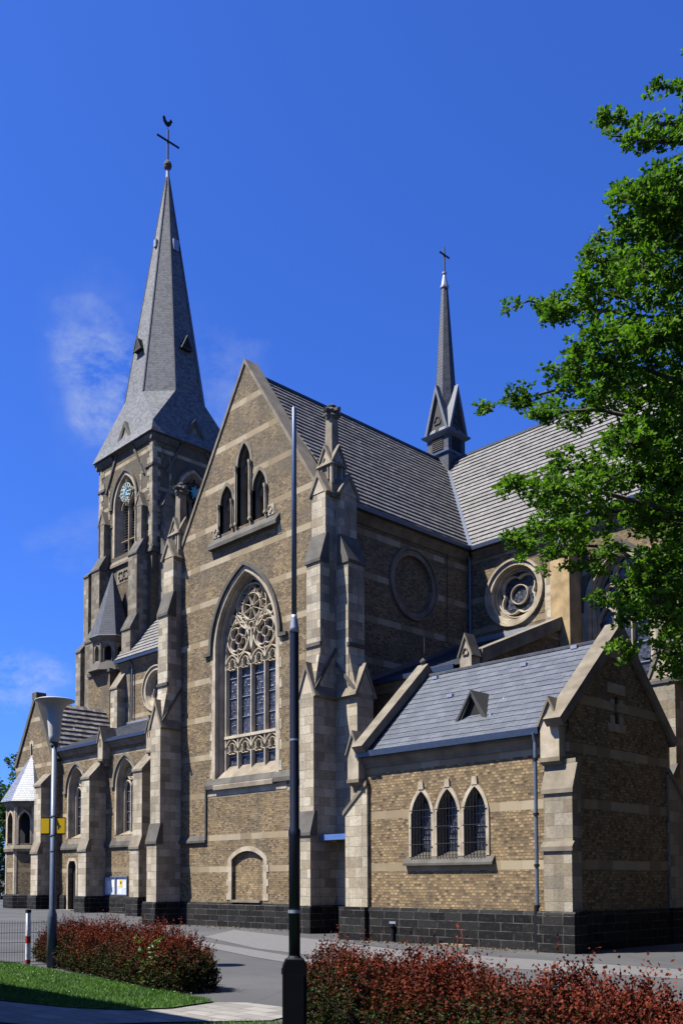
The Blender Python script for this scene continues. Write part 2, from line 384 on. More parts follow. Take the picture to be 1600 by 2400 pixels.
    def _build(s, name, mats, parent=None, smooth=False, uv=True, fix=True):
        me = bpy.data.meshes.new(name); me.from_pydata(s.v, [], s.f)
        if not isinstance(mats, (list, tuple)): mats = [mats]
        for x in mats: me.materials.append(x)
        me.polygons.foreach_set('material_index', s.m)
        if fix:
            bm = bmesh.new(); bm.from_mesh(me); bmesh.ops.remove_doubles(bm, verts=bm.verts, dist=.0004)
            bmesh.ops.recalc_face_normals(bm, faces=bm.faces); bm.to_mesh(me); bm.free()
        if uv:
            ul = me.uv_layers.new(name='UVMap'); me.update()
            nv = len(me.vertices); co = np.empty(nv * 3, dtype=np.float64); me.vertices.foreach_get('co', co); co = co.reshape(-1, 3)
            out = np.zeros((len(me.loops), 2))
            for p in me.polygons:
                n = p.normal
                if abs(n.z) > .97: t = Vector((1, 0, 0)); w = Vector((0, 1, 0))
                else:
                    t = Z.cross(n); t.normalize()
                    if t.x + t.y * .5 < 0: t = -t
                    w = n.cross(t); w.normalize()
                    if w.z < 0: w = -w
                    if abs(n.z) < .25: w = Z
                for li in p.loop_indices:
                    c = co[me.loops[li].vertex_index]
                    out[li] = (c[0] * t.x + c[1] * t.y + c[2] * t.z, c[0] * w.x + c[1] * w.y + c[2] * w.z)
            ul.data.foreach_set('uv', out.astype(np.float32).ravel())
        if smooth: me.polygons.foreach_set('use_smooth', [True] * len(me.polygons))
        me.update()
        o = bpy.data.objects.new(name, me); COL.objects.link(o)
        if parent is not None: put(o, parent)
        return o
def put(o, parent):
    o.parent = parent
    o.matrix_parent_inverse = (Matrix.Translation(world_loc(parent))).inverted()
def world_loc(o):
    v = Vector(o.get('_wl', (0, 0, 0))) if False else WL.get(o.name, Vector((0, 0, 0)))
    return v
WL = {}
def empty(name, loc, label, cat, group=None):
    o = bpy.data.objects.new(name, None); COL.objects.link(o); o.location = loc; WL[o.name] = Vector(loc)
    o.empty_display_size = .3
    tag(o, label, cat, group); return o
def tag(o, label, cat, group=None, kind=None):
    if label: o['label'] = label
    if cat: o['category'] = cat
    if group: o['group'] = group
    if kind: o['kind'] = kind
    return o
def lab(o, label): o['label'] = label; return o

# ---- 2d outlines
def arch(cx, hw, zs, zsp, zap, t=0., tb=None, n=10):
    """pointed arch outline, inset by t (concentric); open at the bottom, left to right"""
    h = zap - zsp; r = (h * h + hw * hw) / (2 * hw); r1 = r - t; off = r - hw
    zb = zs + (t if tb is None else tb)
    pts = [(cx - hw + t, zb)]
    a0 = 0.; a1 = math.acos(max(-1, min(1, off / r1)))
    L = [(-(r1 * math.cos(a1 * i / n) - off), zsp + r1 * math.sin(a1 * i / n)) for i in range(n + 1)]
    pts += [(cx + x, z) for x, z in L]
    pts += [(cx - x, z) for x, z in reversed(L[:-1])]
    pts += [(cx + hw - t, zb)]
    return pts
def seg(cx, hw, zs, zsp, rise, t=0., n=8):
    r = (hw * hw + rise * rise) / (2 * rise); zc = zsp + rise - r; r1 = r - t; x1 = hw - t
    a = math.asin(x1 / r1)
    return [(cx - x1, zs)] + [(cx + r1 * math.sin(-a + 2 * a * i / n), zc + r1 * math.cos(-a + 2 * a * i / n)) for i in range(n + 1)] + [(cx + x1, zs)]
def circ(cx, cz, r, n=40): return [(cx + r * math.cos(2 * math.pi * i / n), cz + r * math.sin(2 * math.pi * i / n)) for i in range(n)]
def foil(cx, cz, Rr, n, rot=math.pi / 2, k=1.18, m=7):
    s = math.sin(math.pi / n); rl = Rr * s / (1 + s) * k; c = Rr - rl
    q = rl * rl - (c * s) ** 2; rho = c * math.cos(math.pi / n) + math.sqrt(max(q, 0))
    ph = math.atan2(rho * s, rho * math.cos(math.pi / n) - c); out = []
    for j in range(n):
        b = rot + 2 * math.pi * j / n; ox = cx + c * math.cos(b); oz = cz + c * math.sin(b)
        for i in range(m): a = b - ph + 2 * ph * i / (m - 1); out.append((ox + rl * math.cos(a), oz + rl * math.sin(a)))
    return out
def wall(mb, F, outline, holes=(), thick=.5, rev=.35, mi=0, mr=None, back=False, sides=False):
    f = [[F.p(a, z) for a, z in outline]] + [[F.p(a, z) for a, z in h] for h in holes]
    mb.fill(f, mi)
    if sides: mb.band(f[0], [F.p(a, z, -thick) for a, z in outline], mi, True)
    for h, pts in zip(holes, f[1:]): mb.band(pts, [F.p(a, z, -rev) for a, z in h], mi if mr is None else mr, True)
def ring(mb, F, A, B, d0, d1, mi=0, closed=False):
    """flat ring between outlines A (outer) and B (inner); front at d1, edges back to d0"""
    a0 = [F.p(x, z, d0) for x, z in A]; a1 = [F.p(x, z, d1) for x, z in A]; b0 = [F.p(x, z, d0) for x, z in B]; b1 = [F.p(x, z, d1) for x, z in B]
    mb.band(a1, b1, mi, closed); mb.band(a0, a1, mi, closed); mb.band(b1, b0, mi, closed)
    if not closed:
        for i in (0, -1): mb.poly([a0[i], a1[i], b1[i], b0[i]], mi)
def glasspane(F, pts, d, parent, name='glass', mat=None):
    mb = MB(); mb.fill([[F.p(a, z, d) for a, z in pts]]); return mb.build(name, mat or m_gl, parent)
def quoins(mb, F, a, side, z0, z1, w1=.34, w2=.2, h=.29, d=.012, mi=0):
    z = z0; i = 0
    while z < z1 - .05:
        w = (w1 if i % 2 == 0 else w2) * random.uniform(.9, 1.1); zz = min(z + h, z1)
        a0, a1 = (a, a + side * w) if side > 0 else (a + side * w, a)
        mb.fbox(F, a0, a1, z + .004, zz - .004, -.02, d * random.uniform(.75, 1.3), mi); z += h; i += 1
def tiles(mb, A, B, C, D, n, t=.045, mi=0, seg_w=.30):
    """stepped courses: eave A-B, ridge D-C (same direction)"""
    A, B, C, D = map(Vector, (A, B, C, D)); nn = (B - A).cross(D - A).normalized()
    if nn.z < 0: nn = -nn
    rg = random.Random(n * 31 + int(abs(A.x) * 10)); L0 = (B - A).length; dn_ = (A - D).normalized()
    for i in range(n):
        f0 = i / n; f1 = (i + 1) / n
        l0 = A.lerp(D, f0); r0 = B.lerp(C, f0); l1 = A.lerp(D, f1); r1 = B.lerp(C, f1)
        k = max(1, int((r0 - l0).length / seg_w)); sag = .012 * math.sin(i * .9 + L0)
        for j in range(k):
            a, b = j / k, (j + 1) / k; tt = t * rg.uniform(.88, 1.12) + sag * t * 2; sl = dn_ * (rg.uniform(-.006, .012) + (rg.uniform(.02, .05) if rg.random() < .006 else 0))
            p0 = l0.lerp(r0, a) + sl; p1 = l0.lerp(r0, b) + sl; p2 = l1.lerp(r1, b); p3 = l1.lerp(r1, a)
            mb.poly([p0 + nn * tt, p1 + nn * tt, p2 + nn * .004, p3 + nn * .004], mi)
            mb.poly([p0, p1, p1 + nn * tt, p0 + nn * tt], mi)
            mb.poly([p0, p0 + nn * tt, p3 + nn * .004, p3], mi); mb.poly([p1, p1 + nn * tt, p2 + nn * .004, p2], mi)
    mb.poly([A, B, C, D], mi)
def gable_cap(mb, F, a0, a1, z0, zp, d0, d1, t=.09, over=.06, mi=0, mc=1, inner=True):
    """little gable: pale triangle (mi) under two sloping coping slabs (mc)"""
    c = (a0 + a1) / 2
    if inner: mb.prism(F, [(a0, z0), (a1, z0), (c, zp)], d0, d1, mi)
    sl = (zp - z0) / (c - a0); L = math.hypot(c - a0, zp - z0); nx = -(zp - z0) / L * t; nzz = (c - a0) / L * t
    e = over
    A = (a0 - e, z0 - e * sl)
    mb.prism(F, [A, (c, zp), (c, zp + t * L / (c - a0)), (A[0] + nx, A[1] + nzz)], d0, d1 + .05, mc)
    A2 = (a1 + e, z0 - e * sl)
    mb.prism(F, [(c, zp), A2, (A2[0] - nx, A2[1] + nzz), (c, zp + t * L / (c - a0))], d0, d1 + .05, mc)
def weather(mb, F, a0, a1, z0, z1, d_low, d_high, t=.09, over=.05, mi=0, so=.045):
    """sloping set-off slab with a drip nose; side overhang so"""
    prof = [(d_low + over, z0 - .10), (d_low + over, z0), (d_high, z1 + t * .5), (d_high - .12, z1 + t * .5), (d_high - .12, z0 - .10)]
    mb.sideprism(F, prof, a0 - so, a1 + so, mi)
# ================================================================== THE CHURCH
CH = empty('church', (-27, 22, 0), 'large brown brick gothic church with slate tower spire and stepped buttresses', 'church')
def P_(mb, name, mats, parent=CH, **k): return mb.build(name, mats, parent, **k)
F0 = FS(22.0)                                   # transept front
XC = -26.75                                     # transept axis
XW, XE = -31.0, -22.5; YN = 29.7; YR = 33.75; ZR = 20.5; ZE = 14.4
# ---------------------------------------------------------------- transept front wall
big = arch(XC, 1.72, 5.45, 10.3, 13.0)
lan = [arch(-27.83, .36, 14.72, 15.85, 16.5, n=6), arch(XC - .05, .36, 14.72, 17.0, 17.8, n=6), arch(-25.93, .36, 14.72, 15.85, 16.5, n=6)]
door = seg(-26.58, .88, .98, 2.45, .3)
mb = MB()
gp = [(XW, 0), (XE, 0), (XE, 14.3), (XC, 20.78), (XW, 14.3)]
wall(mb, F0, gp, [big] + lan + [door], .7, .12, 0, 0)
P_(mb, 'transept_wall', m_brickT)
# plinth of the transept front
def plinth(F, a0, a1, z=.88, d=.12, name='plinth', z0=-.3, cham=True):
    mb = MB(); mb.sideprism(F, [(-.3, z0), (d, z0), (d, z - .09), (d - .05, z), (-.3, z)], a0, a1)
    return P_(mb, name, m_bas)
plinth(F0, -30.65, -22.75)
# coping of the gable
mb = MB()
for s, x0 in ((1, XE), (-1, XW)):
    e = (x0 - s * .25, 14.3 + .25 * (20.78 - 14.3) / (XE - XC)); top = (XC, 20.78)
    L = Vector((top[0] - e[0], top[1] - e[1])).normalized(); n2 = Vector((-L.y, L.x)) * (-1 if s > 0 else 1)
    if n2.y < 0: n2 = -n2
    k = .10
    tz = top[1] + k / abs(n2.y)
    pts = [(e[0] - n2.x * .02, e[1] - n2.y * .02), (top[0], top[1]), (top[0], tz), (e[0] + n2.x * k, e[1] + n2.y * k)]
    mb.prism(F0, pts, -.62, .05)
P_(mb, 'gable_coping', m_trG)
# string courses and sill wedge under the great window
mb = MB()
mb.sideprism(F0, [(0, 3.12), (.10, 3.12), (.10, 3.2), (0, 3.38)], -30.65, -28.98)
mb.sideprism(F0, [(0, 5.1), (.12, 5.1), (.12, 5.25), (0, 5.48)], -28.98, -22.75)
mb.fbox(F0, -29.03, -28.96, 3.2, 5.12, 0, .07)
P_(mb, 'string_course', m_trK)
mb = MB(); mb.fbox(F0, -28.9, -24.45, 4.84, 5.06, -.02, .02)
for x in (-28.75, -24.62):
    for q in range(3): mb.fbox(F0, x - .16 + q * .13, x - .09 + q * .13, 5.0, 5.1, 0, .05)
P_(mb, 'carved_band', m_tr)

def gothic(parent_name, F, cx, hw, zs, zsp, zap, rd, frame_w=.2, hood=True, n=12, hoodstop=.25, name='window', orders=2, inner_drop=0., sill=True, hoodmat=None):
    """stone surround with stepped orders round a pointed opening, glass and sill; returns (part, innerhw)"""
    mb = MB(); tot = .0; d = 0.
    prev = arch(cx, hw, zs, zsp, zap, 0, 0, n)
    # flat face ring outside the hole
    out = arch(cx, hw, zs, zsp, zap, -frame_w, 0, n)
    ring(mb, F, out, prev, -.02, .018)
    t = 0.
    for k in range(orders):
        t2 = t + .10; d2 = d - rd / orders
        A = [F.p(a, z, d + (.018 if k == 0 else 0)) for a, z in arch(cx, hw, zs, zsp, zap, t, 0, n)]
        A2 = [F.p(a, z, d2) for a, z in arch(cx, hw, zs, zsp, zap, t + .03, 0, n)]
        B = [F.p(a, z, d2) for a, z in arch(cx, hw, zs, zsp, zap, t2, 0, n)]
        mb.band(A, A2); mb.band(A2, B)
        if k < orders:                          # roll moulding in the angle
            mid = arch(cx, hw, zs, zsp, zap, t + .06, 0, n)
            mb.strip(F, mid, .055, d2, d2 + .06, False, 0, .55)
        t = t2; d = d2
    part = P_(mb, name, m_tr)
    if hood:
        hm = MB(); h1 = arch(cx, hw, zs, zsp, zap, -frame_w - .02, 0, n)[1:-1]; h2 = arch(cx, hw, zs, zsp, zap, -frame_w - .15, 0, n)[1:-1]
        ring(hm, F, h2, h1, -.02, .11)
        for s in (-1, 1):
            a = cx + s * (hw + frame_w + .02); a0, a1 = sorted((a, a + s * (.13 + hoodstop)))
            hm.fbox(F, a0, a1, zsp - .13, zsp, -.02, .11)
        hm.build('hood_mould', hoodmat or m_trK, part)
    ihw = hw - t
    inner = arch(cx, hw, zs, zsp, zap, t, 0, n)
    glasspane(F, inner, -rd - .06, part)
    if sill:
        sm = MB(); sm.sideprism(F, [(-rd - .06, zs - .35), (.04, zs - .35), (.04, zs - .3), (.0, zs - .05), (-rd - .06, zs + .22)], cx - hw + .02, cx + hw - .02)
        sm.build('sill', m_sill, part)
    return part, ihw, inner
# ---------------------------------------------------------------- great window and its tracery
wp, ihw, inner = gothic('', F0, XC, 1.72, 5.45, 10.3, 13.0, .42, .17, True, 16, .3)
def sdarc(cx, hw, zsp, zap, n=6): return arch(cx, hw, zsp, zsp, zap, 0, 0, n)[1:-1]
tr = MB(); D0, D1 = -.47, -.30
w = 2 * ihw / 4; xs = [XC - ihw + w * i for i in range(5)]
for x in xs[1:4]: tr.strip(F0, [(x, 5.65), (x, 10.15 if x != xs[2] else 10.9)], .10, D0, D1)
for x in (xs[0] + .03, xs[4] - .03): tr.strip(F0, [(x, 5.65), (x, 10.3)], .09, D0, D1)
tr.strip(F0, [(xs[0], 7.02), (xs[4], 7.02)], .15, D0, D1 + .03, taper=.7)
tr.strip(F0, [(xs[0], 5.66), (xs[4], 5.66)], .14, D0, D1 + .03, taper=.7)
for i in range(4):
    c = (xs[i] + xs[i + 1]) / 2
    for zt_ in (6.45, 9.62):
        a = sdarc(c, w / 2, zt_, zt_ + .5); tr.strip(F0, a, .065, D0, D1)
        for q in (-1, 1): tr.strip(F0, [(c + q * (w / 2 - .03), zt_ - .02), (c + q * .12, zt_ + .05), (c + q * .2, zt_ + .27)], .05, D0, D1 - .03)
        tr.strip(F0, foil(c, zt_ + .12, .24, 3, math.pi / 2), .035, D0, D1 - .03, True)
for s in (-1, 1):
    c = XC + s * w
    tr.strip(F0, sdarc(c, w, 9.9, 11.55, 8), .07, D0, D1)
    tr.strip(F0, circ(c, 10.68, .61, 26), .075, D0, D1, True)
    tr.strip(F0, foil(c, 10.68, .53, 4, math.pi / 4), .045, D0, D1 - .02, True)
    for k in range(4):
        an = math.pi / 2 * k; tr.strip(F0, [(c + .33 * math.cos(an), 10.68 + .33 * math.sin(an)), (c + .2 * math.cos(an), 10.68 + .2 * math.sin(an))], .05, D0, D1 - .02)
    tr.strip(F0, circ(c, 10.68, .19, 14), .03, D0, D1 - .03, True)
rc = (XC, 11.75)
tr.strip(F0, circ(*rc, .84, 32), .07, D0, D1, True)
tr.strip(F0, circ(*rc, .50, 28), .055, D0, D1 - .01, True)
for k in range(8):
    an = math.pi / 8 + math.pi / 4 * k; ca, sa = math.cos(an), math.sin(an)
    tr.strip(F0, [(rc[0] + .08 * ca, rc[1] + .08 * sa), (rc[0] + .5 * ca, rc[1] + .5 * sa)], .03, D0, D1 - .04)
    if k % 2 == 0 or True:
        tr.strip(F0, [(rc[0] + .5 * ca, rc[1] + .5 * sa), (rc[0] + .66 * ca, rc[1] + .66 * sa)], .05, D0, D1)
    a2 = math.pi / 4 * k; tr.strip(F0, foil(rc[0] + .67 * math.cos(a2), rc[1] + .67 * math.sin(a2), .16, 3, a2), .035, D0, D1 - .02, True)
tr.strip(F0, circ(*rc, .08, 10), .04, D0, D1 - .03, True)
for s in (-1, 1):
    tr.strip(F0, circ(XC + s * 1.04, 11.42, .19, 14), .06, D0, D1, True)
    tr.strip(F0, [(XC + s * .72, 12.35), (XC + s * .5, 12.62)], .06, D0, D1)
tr.strip(F0, circ(XC, 11.05, .13, 12), .05, D0, D1, True)
tr.build('tracery', m_trac, wp)
sb = MB()
for z in (7.75, 8.5, 9.25, 6.3):
    for i in range(4): sb.fbox(F0, xs[i] + .05, xs[i + 1] - .05, z - .012, z + .012, -.47, -.44)
sb.build('saddle_bar', m_lead, wp)
mb = MB(); quoins(mb, F0, XC - 1.88, -1, 5.5, 10.2, .16, .06, .36); quoins(mb, F0, XC + 1.88, 1, 5.5, 10.2, .16, .06, .36)
mb.build('quoin', m_quoin, wp)
mb = MB(); mb.sideprism(F0, [(-.45, 5.05), (.14, 5.05), (.14, 5.2), (.0, 5.42), (-.45, 5.95)], XC - 1.68, XC + 1.68)
mb.build('sloping_sill', m_sill, wp)
# ---------------------------------------------------------------- stepped triple lancet in the gable
mb = MB()
lp = None
for i, (cx, zsp, zap) in enumerate(((-27.83, 15.85, 16.5), (XC - .05, 17.0, 17.8), (-25.93, 15.85, 16.5))):
    m2 = MB(); o = arch(cx, .36, 14.72, zsp, zap, -.12, 0, 6); h = arch(cx, .36, 14.72, zsp, zap, 0, 0, 6)
    ring(m2, F0, o, h, -.02, .02); q = arch(cx, .36, 14.72, zsp, zap, .07, 0, 6)
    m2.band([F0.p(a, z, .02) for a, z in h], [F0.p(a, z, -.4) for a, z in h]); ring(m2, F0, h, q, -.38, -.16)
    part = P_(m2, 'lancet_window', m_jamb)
    t = MB(); t.strip(F0, [(cx, 14.8), (cx, zsp - .05)], .08, -.38, -.26)
    for s in (-1, 1): t.strip(F0, sdarc(cx + s * .15, .15, zsp - .15, zsp + .1, 4), .05, -.38, -.27)
    t.strip(F0, circ(cx, zsp + .3, .12, 12), .04, -.38, -.27, True); t.build('tracery', m_tr, part)
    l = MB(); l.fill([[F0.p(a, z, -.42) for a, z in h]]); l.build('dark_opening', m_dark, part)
    for s in (-1, 1):                            # jamb shafts with ring joints
        sh = MB(); sh.lathe(F0.p(cx + s * .4, 0, .09), [(.05, 14.75), (.065, 14.8), (.038, 14.9), (.038, zsp - .2), (.06, zsp - .1), (.07, zsp)], 8)
        sh.build('jamb_shaft', m_trG if s * (i - 1) < 0 else m_tr, part)
mb = MB(); mb.sideprism(F0, [(-.3, 14.2), (.2, 14.2), (.2, 14.34), (0, 14.62), (-.42, 14.8)], -28.75, -24.82)
P_(mb, 'lancet_sill', m_trK)
mb = MB()
for x in (-28.42, -25.32):
    mb.fbox(F0, x - .2, x + .2, 14.66, 15.05, -.02, .02); mb.strip(F0, foil(x, 14.86, .13, 4, 0), .04, .01, .05, True)
mb.fbox(F0, -24.9, -24.7, 13.85, 14.3, -.02, .015)
P_(mb, 'carved_panel', m_tr)
# ---------------------------------------------------------------- blocked doorway
mb = MB(); ring(mb, F0, seg(-26.58, 1.07, .98, 2.5, .42), seg(-26.58, .88, .98, 2.45, .3), -.02, .02)
quoins(mb, F0, -27.65, -1, .98, 2.5, .10, .02, .25, .02); quoins(mb, F0, -25.51, 1, .98, 2.5, .10, .02, .25, .02)
dp = P_(mb, 'blocked_doorway', m_tr)
mb = MB(); mb.fill([[F0.p(a, z, -.12) for a, z in door]]); mb.build('brick_infill', m_brickF, dp)
mb = MB(); mb.fbox(F0, -27.4, -25.75, .9, .985, -.12, .14); mb.build('threshold', m_trG, dp)

# ---------------------------------------------------------------- corner buttresses
def corner_buttress(F, a0, a1, d0, dirn, full=True, upper_a=(.0, .0)):
    """a0..a1 width, fronts at the given projections; four stages with gablets"""
    A, B, C, D = d0
    mb = MB()
    mb.fbox(F, a0, a1, .8, 3.2, -.1, A); mb.fbox(F, a0, a1, 3.2, 7.7, -.1, B); mb.fbox(F, a0, a1, 7.7, 12.1, -.1, C)
    mb.sideprism(F, [(-.1, 7.6), (B - .01, 7.6), (C, 9.1), (-.1, 9.1)], a0 + .02, a1 - .02)
    mb.fbox(F, a0, a1, 12.1, 14.45, -.1, D)
    mb.sideprism(F, [(-.1, 12.0), (C - .02, 12.0), (D, 13.0), (-.1, 13.5)], a0 + .01, a1 - .01)
    b = P_(mb, 'buttress', m_st)
    mb = MB(); weather(mb, F, a0, a1, 3.2, 3.85, A, B); mb.fbox(F, a0 - .03, a1 + .03, 9.28, 9.4, C - .05, C + .05)
    weather(mb, F, a0, a1, 12.15, 13.0, C, D, .12, .05)
    mb.build('weathering', m_trK, b)
    mb = MB(); gable_cap(mb, F, a0, a1, 7.7, 8.5, 0.1, B, .09); mb.build('gablet', [m_tr, m_trG], b)
    mb = MB(); gable_cap(mb, F, a0, a1, 14.45, 15.0, -.1, D + .02, .11); mb.build('gablet', [m_tr, m_trG], b)
    for a in (a0, a1):                          # raking mouldings on the flanks
        mb = MB(); aa = a + (.025 if a == a1 else -.025)
        mb.prism(Fr(F.p(aa, 0, 0), F.n, F.u if a == a1 else -F.u), [(B, 7.66), (B, 7.80), (0, 9.30), (0, 9.16)], -.04, .03); mb.build('raking_mould', m_trK, b)
    mb = MB(); mb.sideprism(F, [(-.1, -.3), (A + .13, -.3), (A + .13, .80), (A + .08, .88), (-.1, .88)], a0 - .12, a1 + .12); mb.build('plinth', m_bas, b)
    return b
corner_buttress(F0, -22.75, -22.1, (1.13, .98, .67, .42), 1)
corner_buttress(F0, -31.3, -30.65, (1.13, .98, .67, .42), -1)
# buttresses facing east and west at the same corners
FEt, FWt = FE(XE), FW(XW)
corner_buttress(FEt, 22.06, 22.82, (1.42, 1.33, .95, .62), 1)
corner_buttress(FWt, 22.06, 22.82, (.8, .7, .6, .45), -1)
def pinnacle(x, y):
    mb = MB(); F = FS(y); s = .30
    mb.box((x - .42, y - .42, 14.3), (x + .42, y + .42, 14.75))
    mb.box((x - s, y - s, 14.7), (x + s, y + s, 15.55))
    mb.lathe((x, y, 0), [(.30, 15.5), (.245, 16.0), (.205, 17.15), (.22, 17.2)], 4, rot=math.pi / 4)
    p = P_(mb, 'pinnacle', m_trG)
    for k in range(4):
        an = math.pi / 2 * k; n = (math.cos(an), math.sin(an), 0); u = (-math.sin(an), math.cos(an), 0)
        Fk = Fr((x, y, 0), u, n); g = MB(); gable_cap(g, Fk, -s, s, 15.5, 16.05, 0, s + .015, .06, .05); g.strip(Fk, arch(0, .15, 14.95, 15.35, 15.75, 0, 0, 5), .06, s, s + .05, mi=0)
        g.strip(Fk, [(-s, 14.72), (-s, 15.5)], .1, s - .05, s + .05); g.strip(Fk, [(s, 14.72), (s, 15.5)], .1, s - .05, s + .05)
        g.build('niche_gablet', [m_tr, m_trG], p)
    f = MB(); f.lathe((x, y, 0), [(.20, 17.12), (.24, 17.22), (.17, 17.3), (.22, 17.42), (.14, 17.5), (.16, 17.58), (.04, 17.66)], 8)
    for k in range(4):
        an = math.pi / 2 * k; c, s2 = math.cos(an), math.sin(an)
        f.tube([(x, y, 17.36), (x + .2 * c, y + .2 * s2, 17.40), (x + .33 * c, y + .33 * s2, 17.37), (x + .36 * c, y + .36 * s2, 17.44)], [.10, .09, .09, .05], 6)
    f.build('finial', m_trK, p)
pinnacle(-22.4, 22.18); pinnacle(-31.0, 22.18)

# ---------------------------------------------------------------- transept east wall (in shade) with blind oculus
oc = circ(26.43, 12.43, 1.05)
mb = MB(); wall(mb, FEt, [(22.3, 0), (YN, 0), (YN, ZE - .1), (22.3, ZE - .1)], [oc], .5, .15)
P_(mb, 'transept_side_wall', m_brickT)
mb = MB(); ring(mb, FEt, circ(26.43, 12.43, 1.25), circ(26.43, 12.43, 1.05), -.02, .02, closed=True); ring(mb, FEt, circ(26.43, 12.43, 1.33), circ(26.43, 12.43, 1.26), -.02, .09, closed=True)
mb.strip(FEt, circ(26.43, 12.43, 1.08), .07, -.14, -.04, True)
o_ = P_(mb, 'blind_oculus', m_trG)
mb = MB(); mb.fill([[FEt.p(a, z, -.14) for a, z in oc]]); mb.build('brick_infill', m_brickP, o_)
mb = MB(); wall(mb, FWt, [(22.3, 0), (YN, 0), (YN, ZE - .1), (22.3, ZE - .1)], [], .5, .15); P_(mb, 'transept_side_wall', m_brickT)
# cornices and gutters
def gutter(F, a0, a1, z, out=.28, name='gutter', cornice=True):
    mb = MB(); mb.sideprism(F, [(out, z - .13), (out + .15, z - .13), (out + .17, z + .02), (out + .02, z + .02)], a0, a1); g = P_(mb, name, m_zinc)
    if cornice:
        mb = MB(); mb.sideprism(F, [(-.02, z - .42), (.05, z - .42), (.13, z - .32), (.13, z - .26), (.24, z - .16), (.24, z - .10), (-.02, z - .10)], a0, a1); mb.build('cornice', m_trG, g)
    return g
gutter(FEt, 22.9, YN - .3, ZE)
gutter(FWt, 22.9, YN - .3, ZE)
gutter(FS(YN), XE + .3, -6, ZE)
gutter(FS(YN), -47.4, XW - .3, 14.3)
# ---------------------------------------------------------------- roofs
def roof(name, quad, n, mat=None, t=.05):
    mb = MB(); tiles(mb, *quad, n, t); return P_(mb, name, mat or m_tile)
ex = XE + .3; ny = YN - .3
roof('roof', ((ex, 22.6, ZE), (ex, ny, ZE), (XC, YR, ZR), (XC, 22.6, ZR)), 26)
roof('roof', ((XW - .3, 22.6, ZE), (XW - .3, ny, ZE), (XC, YR, ZR), (XC, 22.6, ZR)), 26)
roof('roof', ((ex, ny, ZE), (-6, ny, ZE), (-6, YR, ZR), (XC, YR, ZR)), 26)
roof('roof', ((-47.5, ny, ZE), (XW - .3, ny, ZE), (XC, YR, ZR), (-47.5, YR, ZR)), 26)
mb = MB(); mb.poly([(-6, 38.1, ZE), (-47.5, 38.1, ZE), (-47.5, YR, ZR), (-6, YR, ZR)]); mb.poly([(-6, 38.1, 0), (-47.5, 38.1, 0), (-47.5, 38.1, ZE), (-6, 38.1, ZE)])
mb.poly([(-6, 29.7, 0), (-6, 38.1, 0), (-6, 38.1, ZE), (-6, YR, ZR - .1), (-6, 29.7, ZE)]); P_(mb, 'rear_roof_and_wall', m_slateD)
mb = MB(); mb.tube([(XC, 22.6, ZR + .03), (XC, YR, ZR + .03)], .09, 6); mb.tube([(-47.5, YR, ZR + .03), (-6, YR, ZR + .03)], .09, 6); P_(mb, 'ridge_tiles', m_slateD)
for sx in (1, -1):
    mb = MB(); a = Vector((XC, YR, ZR + .06)); b = Vector(((ex if sx > 0 else XW - .3), ny, ZE + .07)); mb.tube([a, b], .09, 4); P_(mb, 'valley_flashing', m_lead)
# ---------------------------------------------------------------- nave (behind, right)
FNv = FS(YN)
oc2 = circ(-20.42, 12.35, 1.02)
nw = arch(-16.25, 1.12, 6.2, 11.1, 12.9)
mb = MB(); wall(mb, FNv, [(XE, 0), (-6, 0), (-6, ZE - .1), (XE, ZE - .1)], [oc2, nw], .5, .15); P_(mb, 'nave_wall', m_brickN)
mb = MB(); ring(mb, FNv, circ(-20.42, 12.35, 1.18), circ(-20.42, 12.35, 1.02), -.02, .03, closed=True); ring(mb, FNv, circ(-20.42, 12.35, 1.27), circ(-20.42, 12.35, 1.19), -.02, .10, closed=True)
for r, d in ((1.02, -.15), (.94, -.3)):
    A = [FNv.p(a, z, d + .16) for a, z in circ(-20.42, 12.35, r)]; A2 = [FNv.p(a, z, d) for a, z in circ(-20.42, 12.35, r - .03)]; B = [FNv.p(a, z, d) for a, z in circ(-20.42, 12.35, r - .08)]
    mb.band(A, A2, 0, True); mb.band(A2, B, 0, True)
rw = P_(mb, 'rose_window', m_tr)
mb = MB(); mb.strip(FNv, circ(-20.42, 12.35, .87), .07, -.4, -.25, True); mb.strip(FNv, foil(-20.42, 12.35, .83, 4, math.pi / 4, 1.25, 9), .08, -.4, -.26, True)
mb.strip(FNv, circ(-20.42, 12.35, .36, 24), .045, -.4, -.3, True); mb.build('tracery', m_trac, rw)
glasspane(FNv, circ(-20.42, 12.35, .95), -.4, rw)
wp2, ihw2, inn2 = gothic('', FNv, -16.25, 1.12, 6.2, 11.1, 12.9, .4, .18, True, 10)
tr = MB(); x0, x1 = -16.25 - ihw2, -16.25 + ihw2
for x in (-16.25 - ihw2 / 3, -16.25 + ihw2 / 3): tr.strip(FNv, [(x, 6.4), (x, 11.0)], .10, -.44, -.28)
for i in range(3): tr.strip(FNv, sdarc(x0 + (i + .5) * ihw2 * 2 / 3, ihw2 / 3, 10.6, 11.1, 5), .07, -.44, -.3)
for c in ((-16.62, 11.55), (-15.88, 11.55), (-16.25, 12.15)):
    tr.strip(FNv, circ(*c, .34, 18), .07, -.44, -.28, True); tr.strip(FNv, foil(*c, .3, 4, math.pi / 4), .045, -.44, -.3, True)
tr.build('tracery', m_tr, wp2)
sb = MB()
for z in (6.9, 7.6, 8.3, 9.0, 9.7, 10.4): sb.fbox(FNv, x0, x1, z - .014, z + .014, -.44, -.41)
sb.build('saddle_bar', m_lead, wp2)
mb = MB(); quoins(mb, FNv, -17.55, -1, 6.2, 11.0, .2, .06, .36); quoins(mb, FNv, -14.95, 1, 6.2, 11.0, .2, .06, .36); mb.build('quoin', m_quoin, wp2)
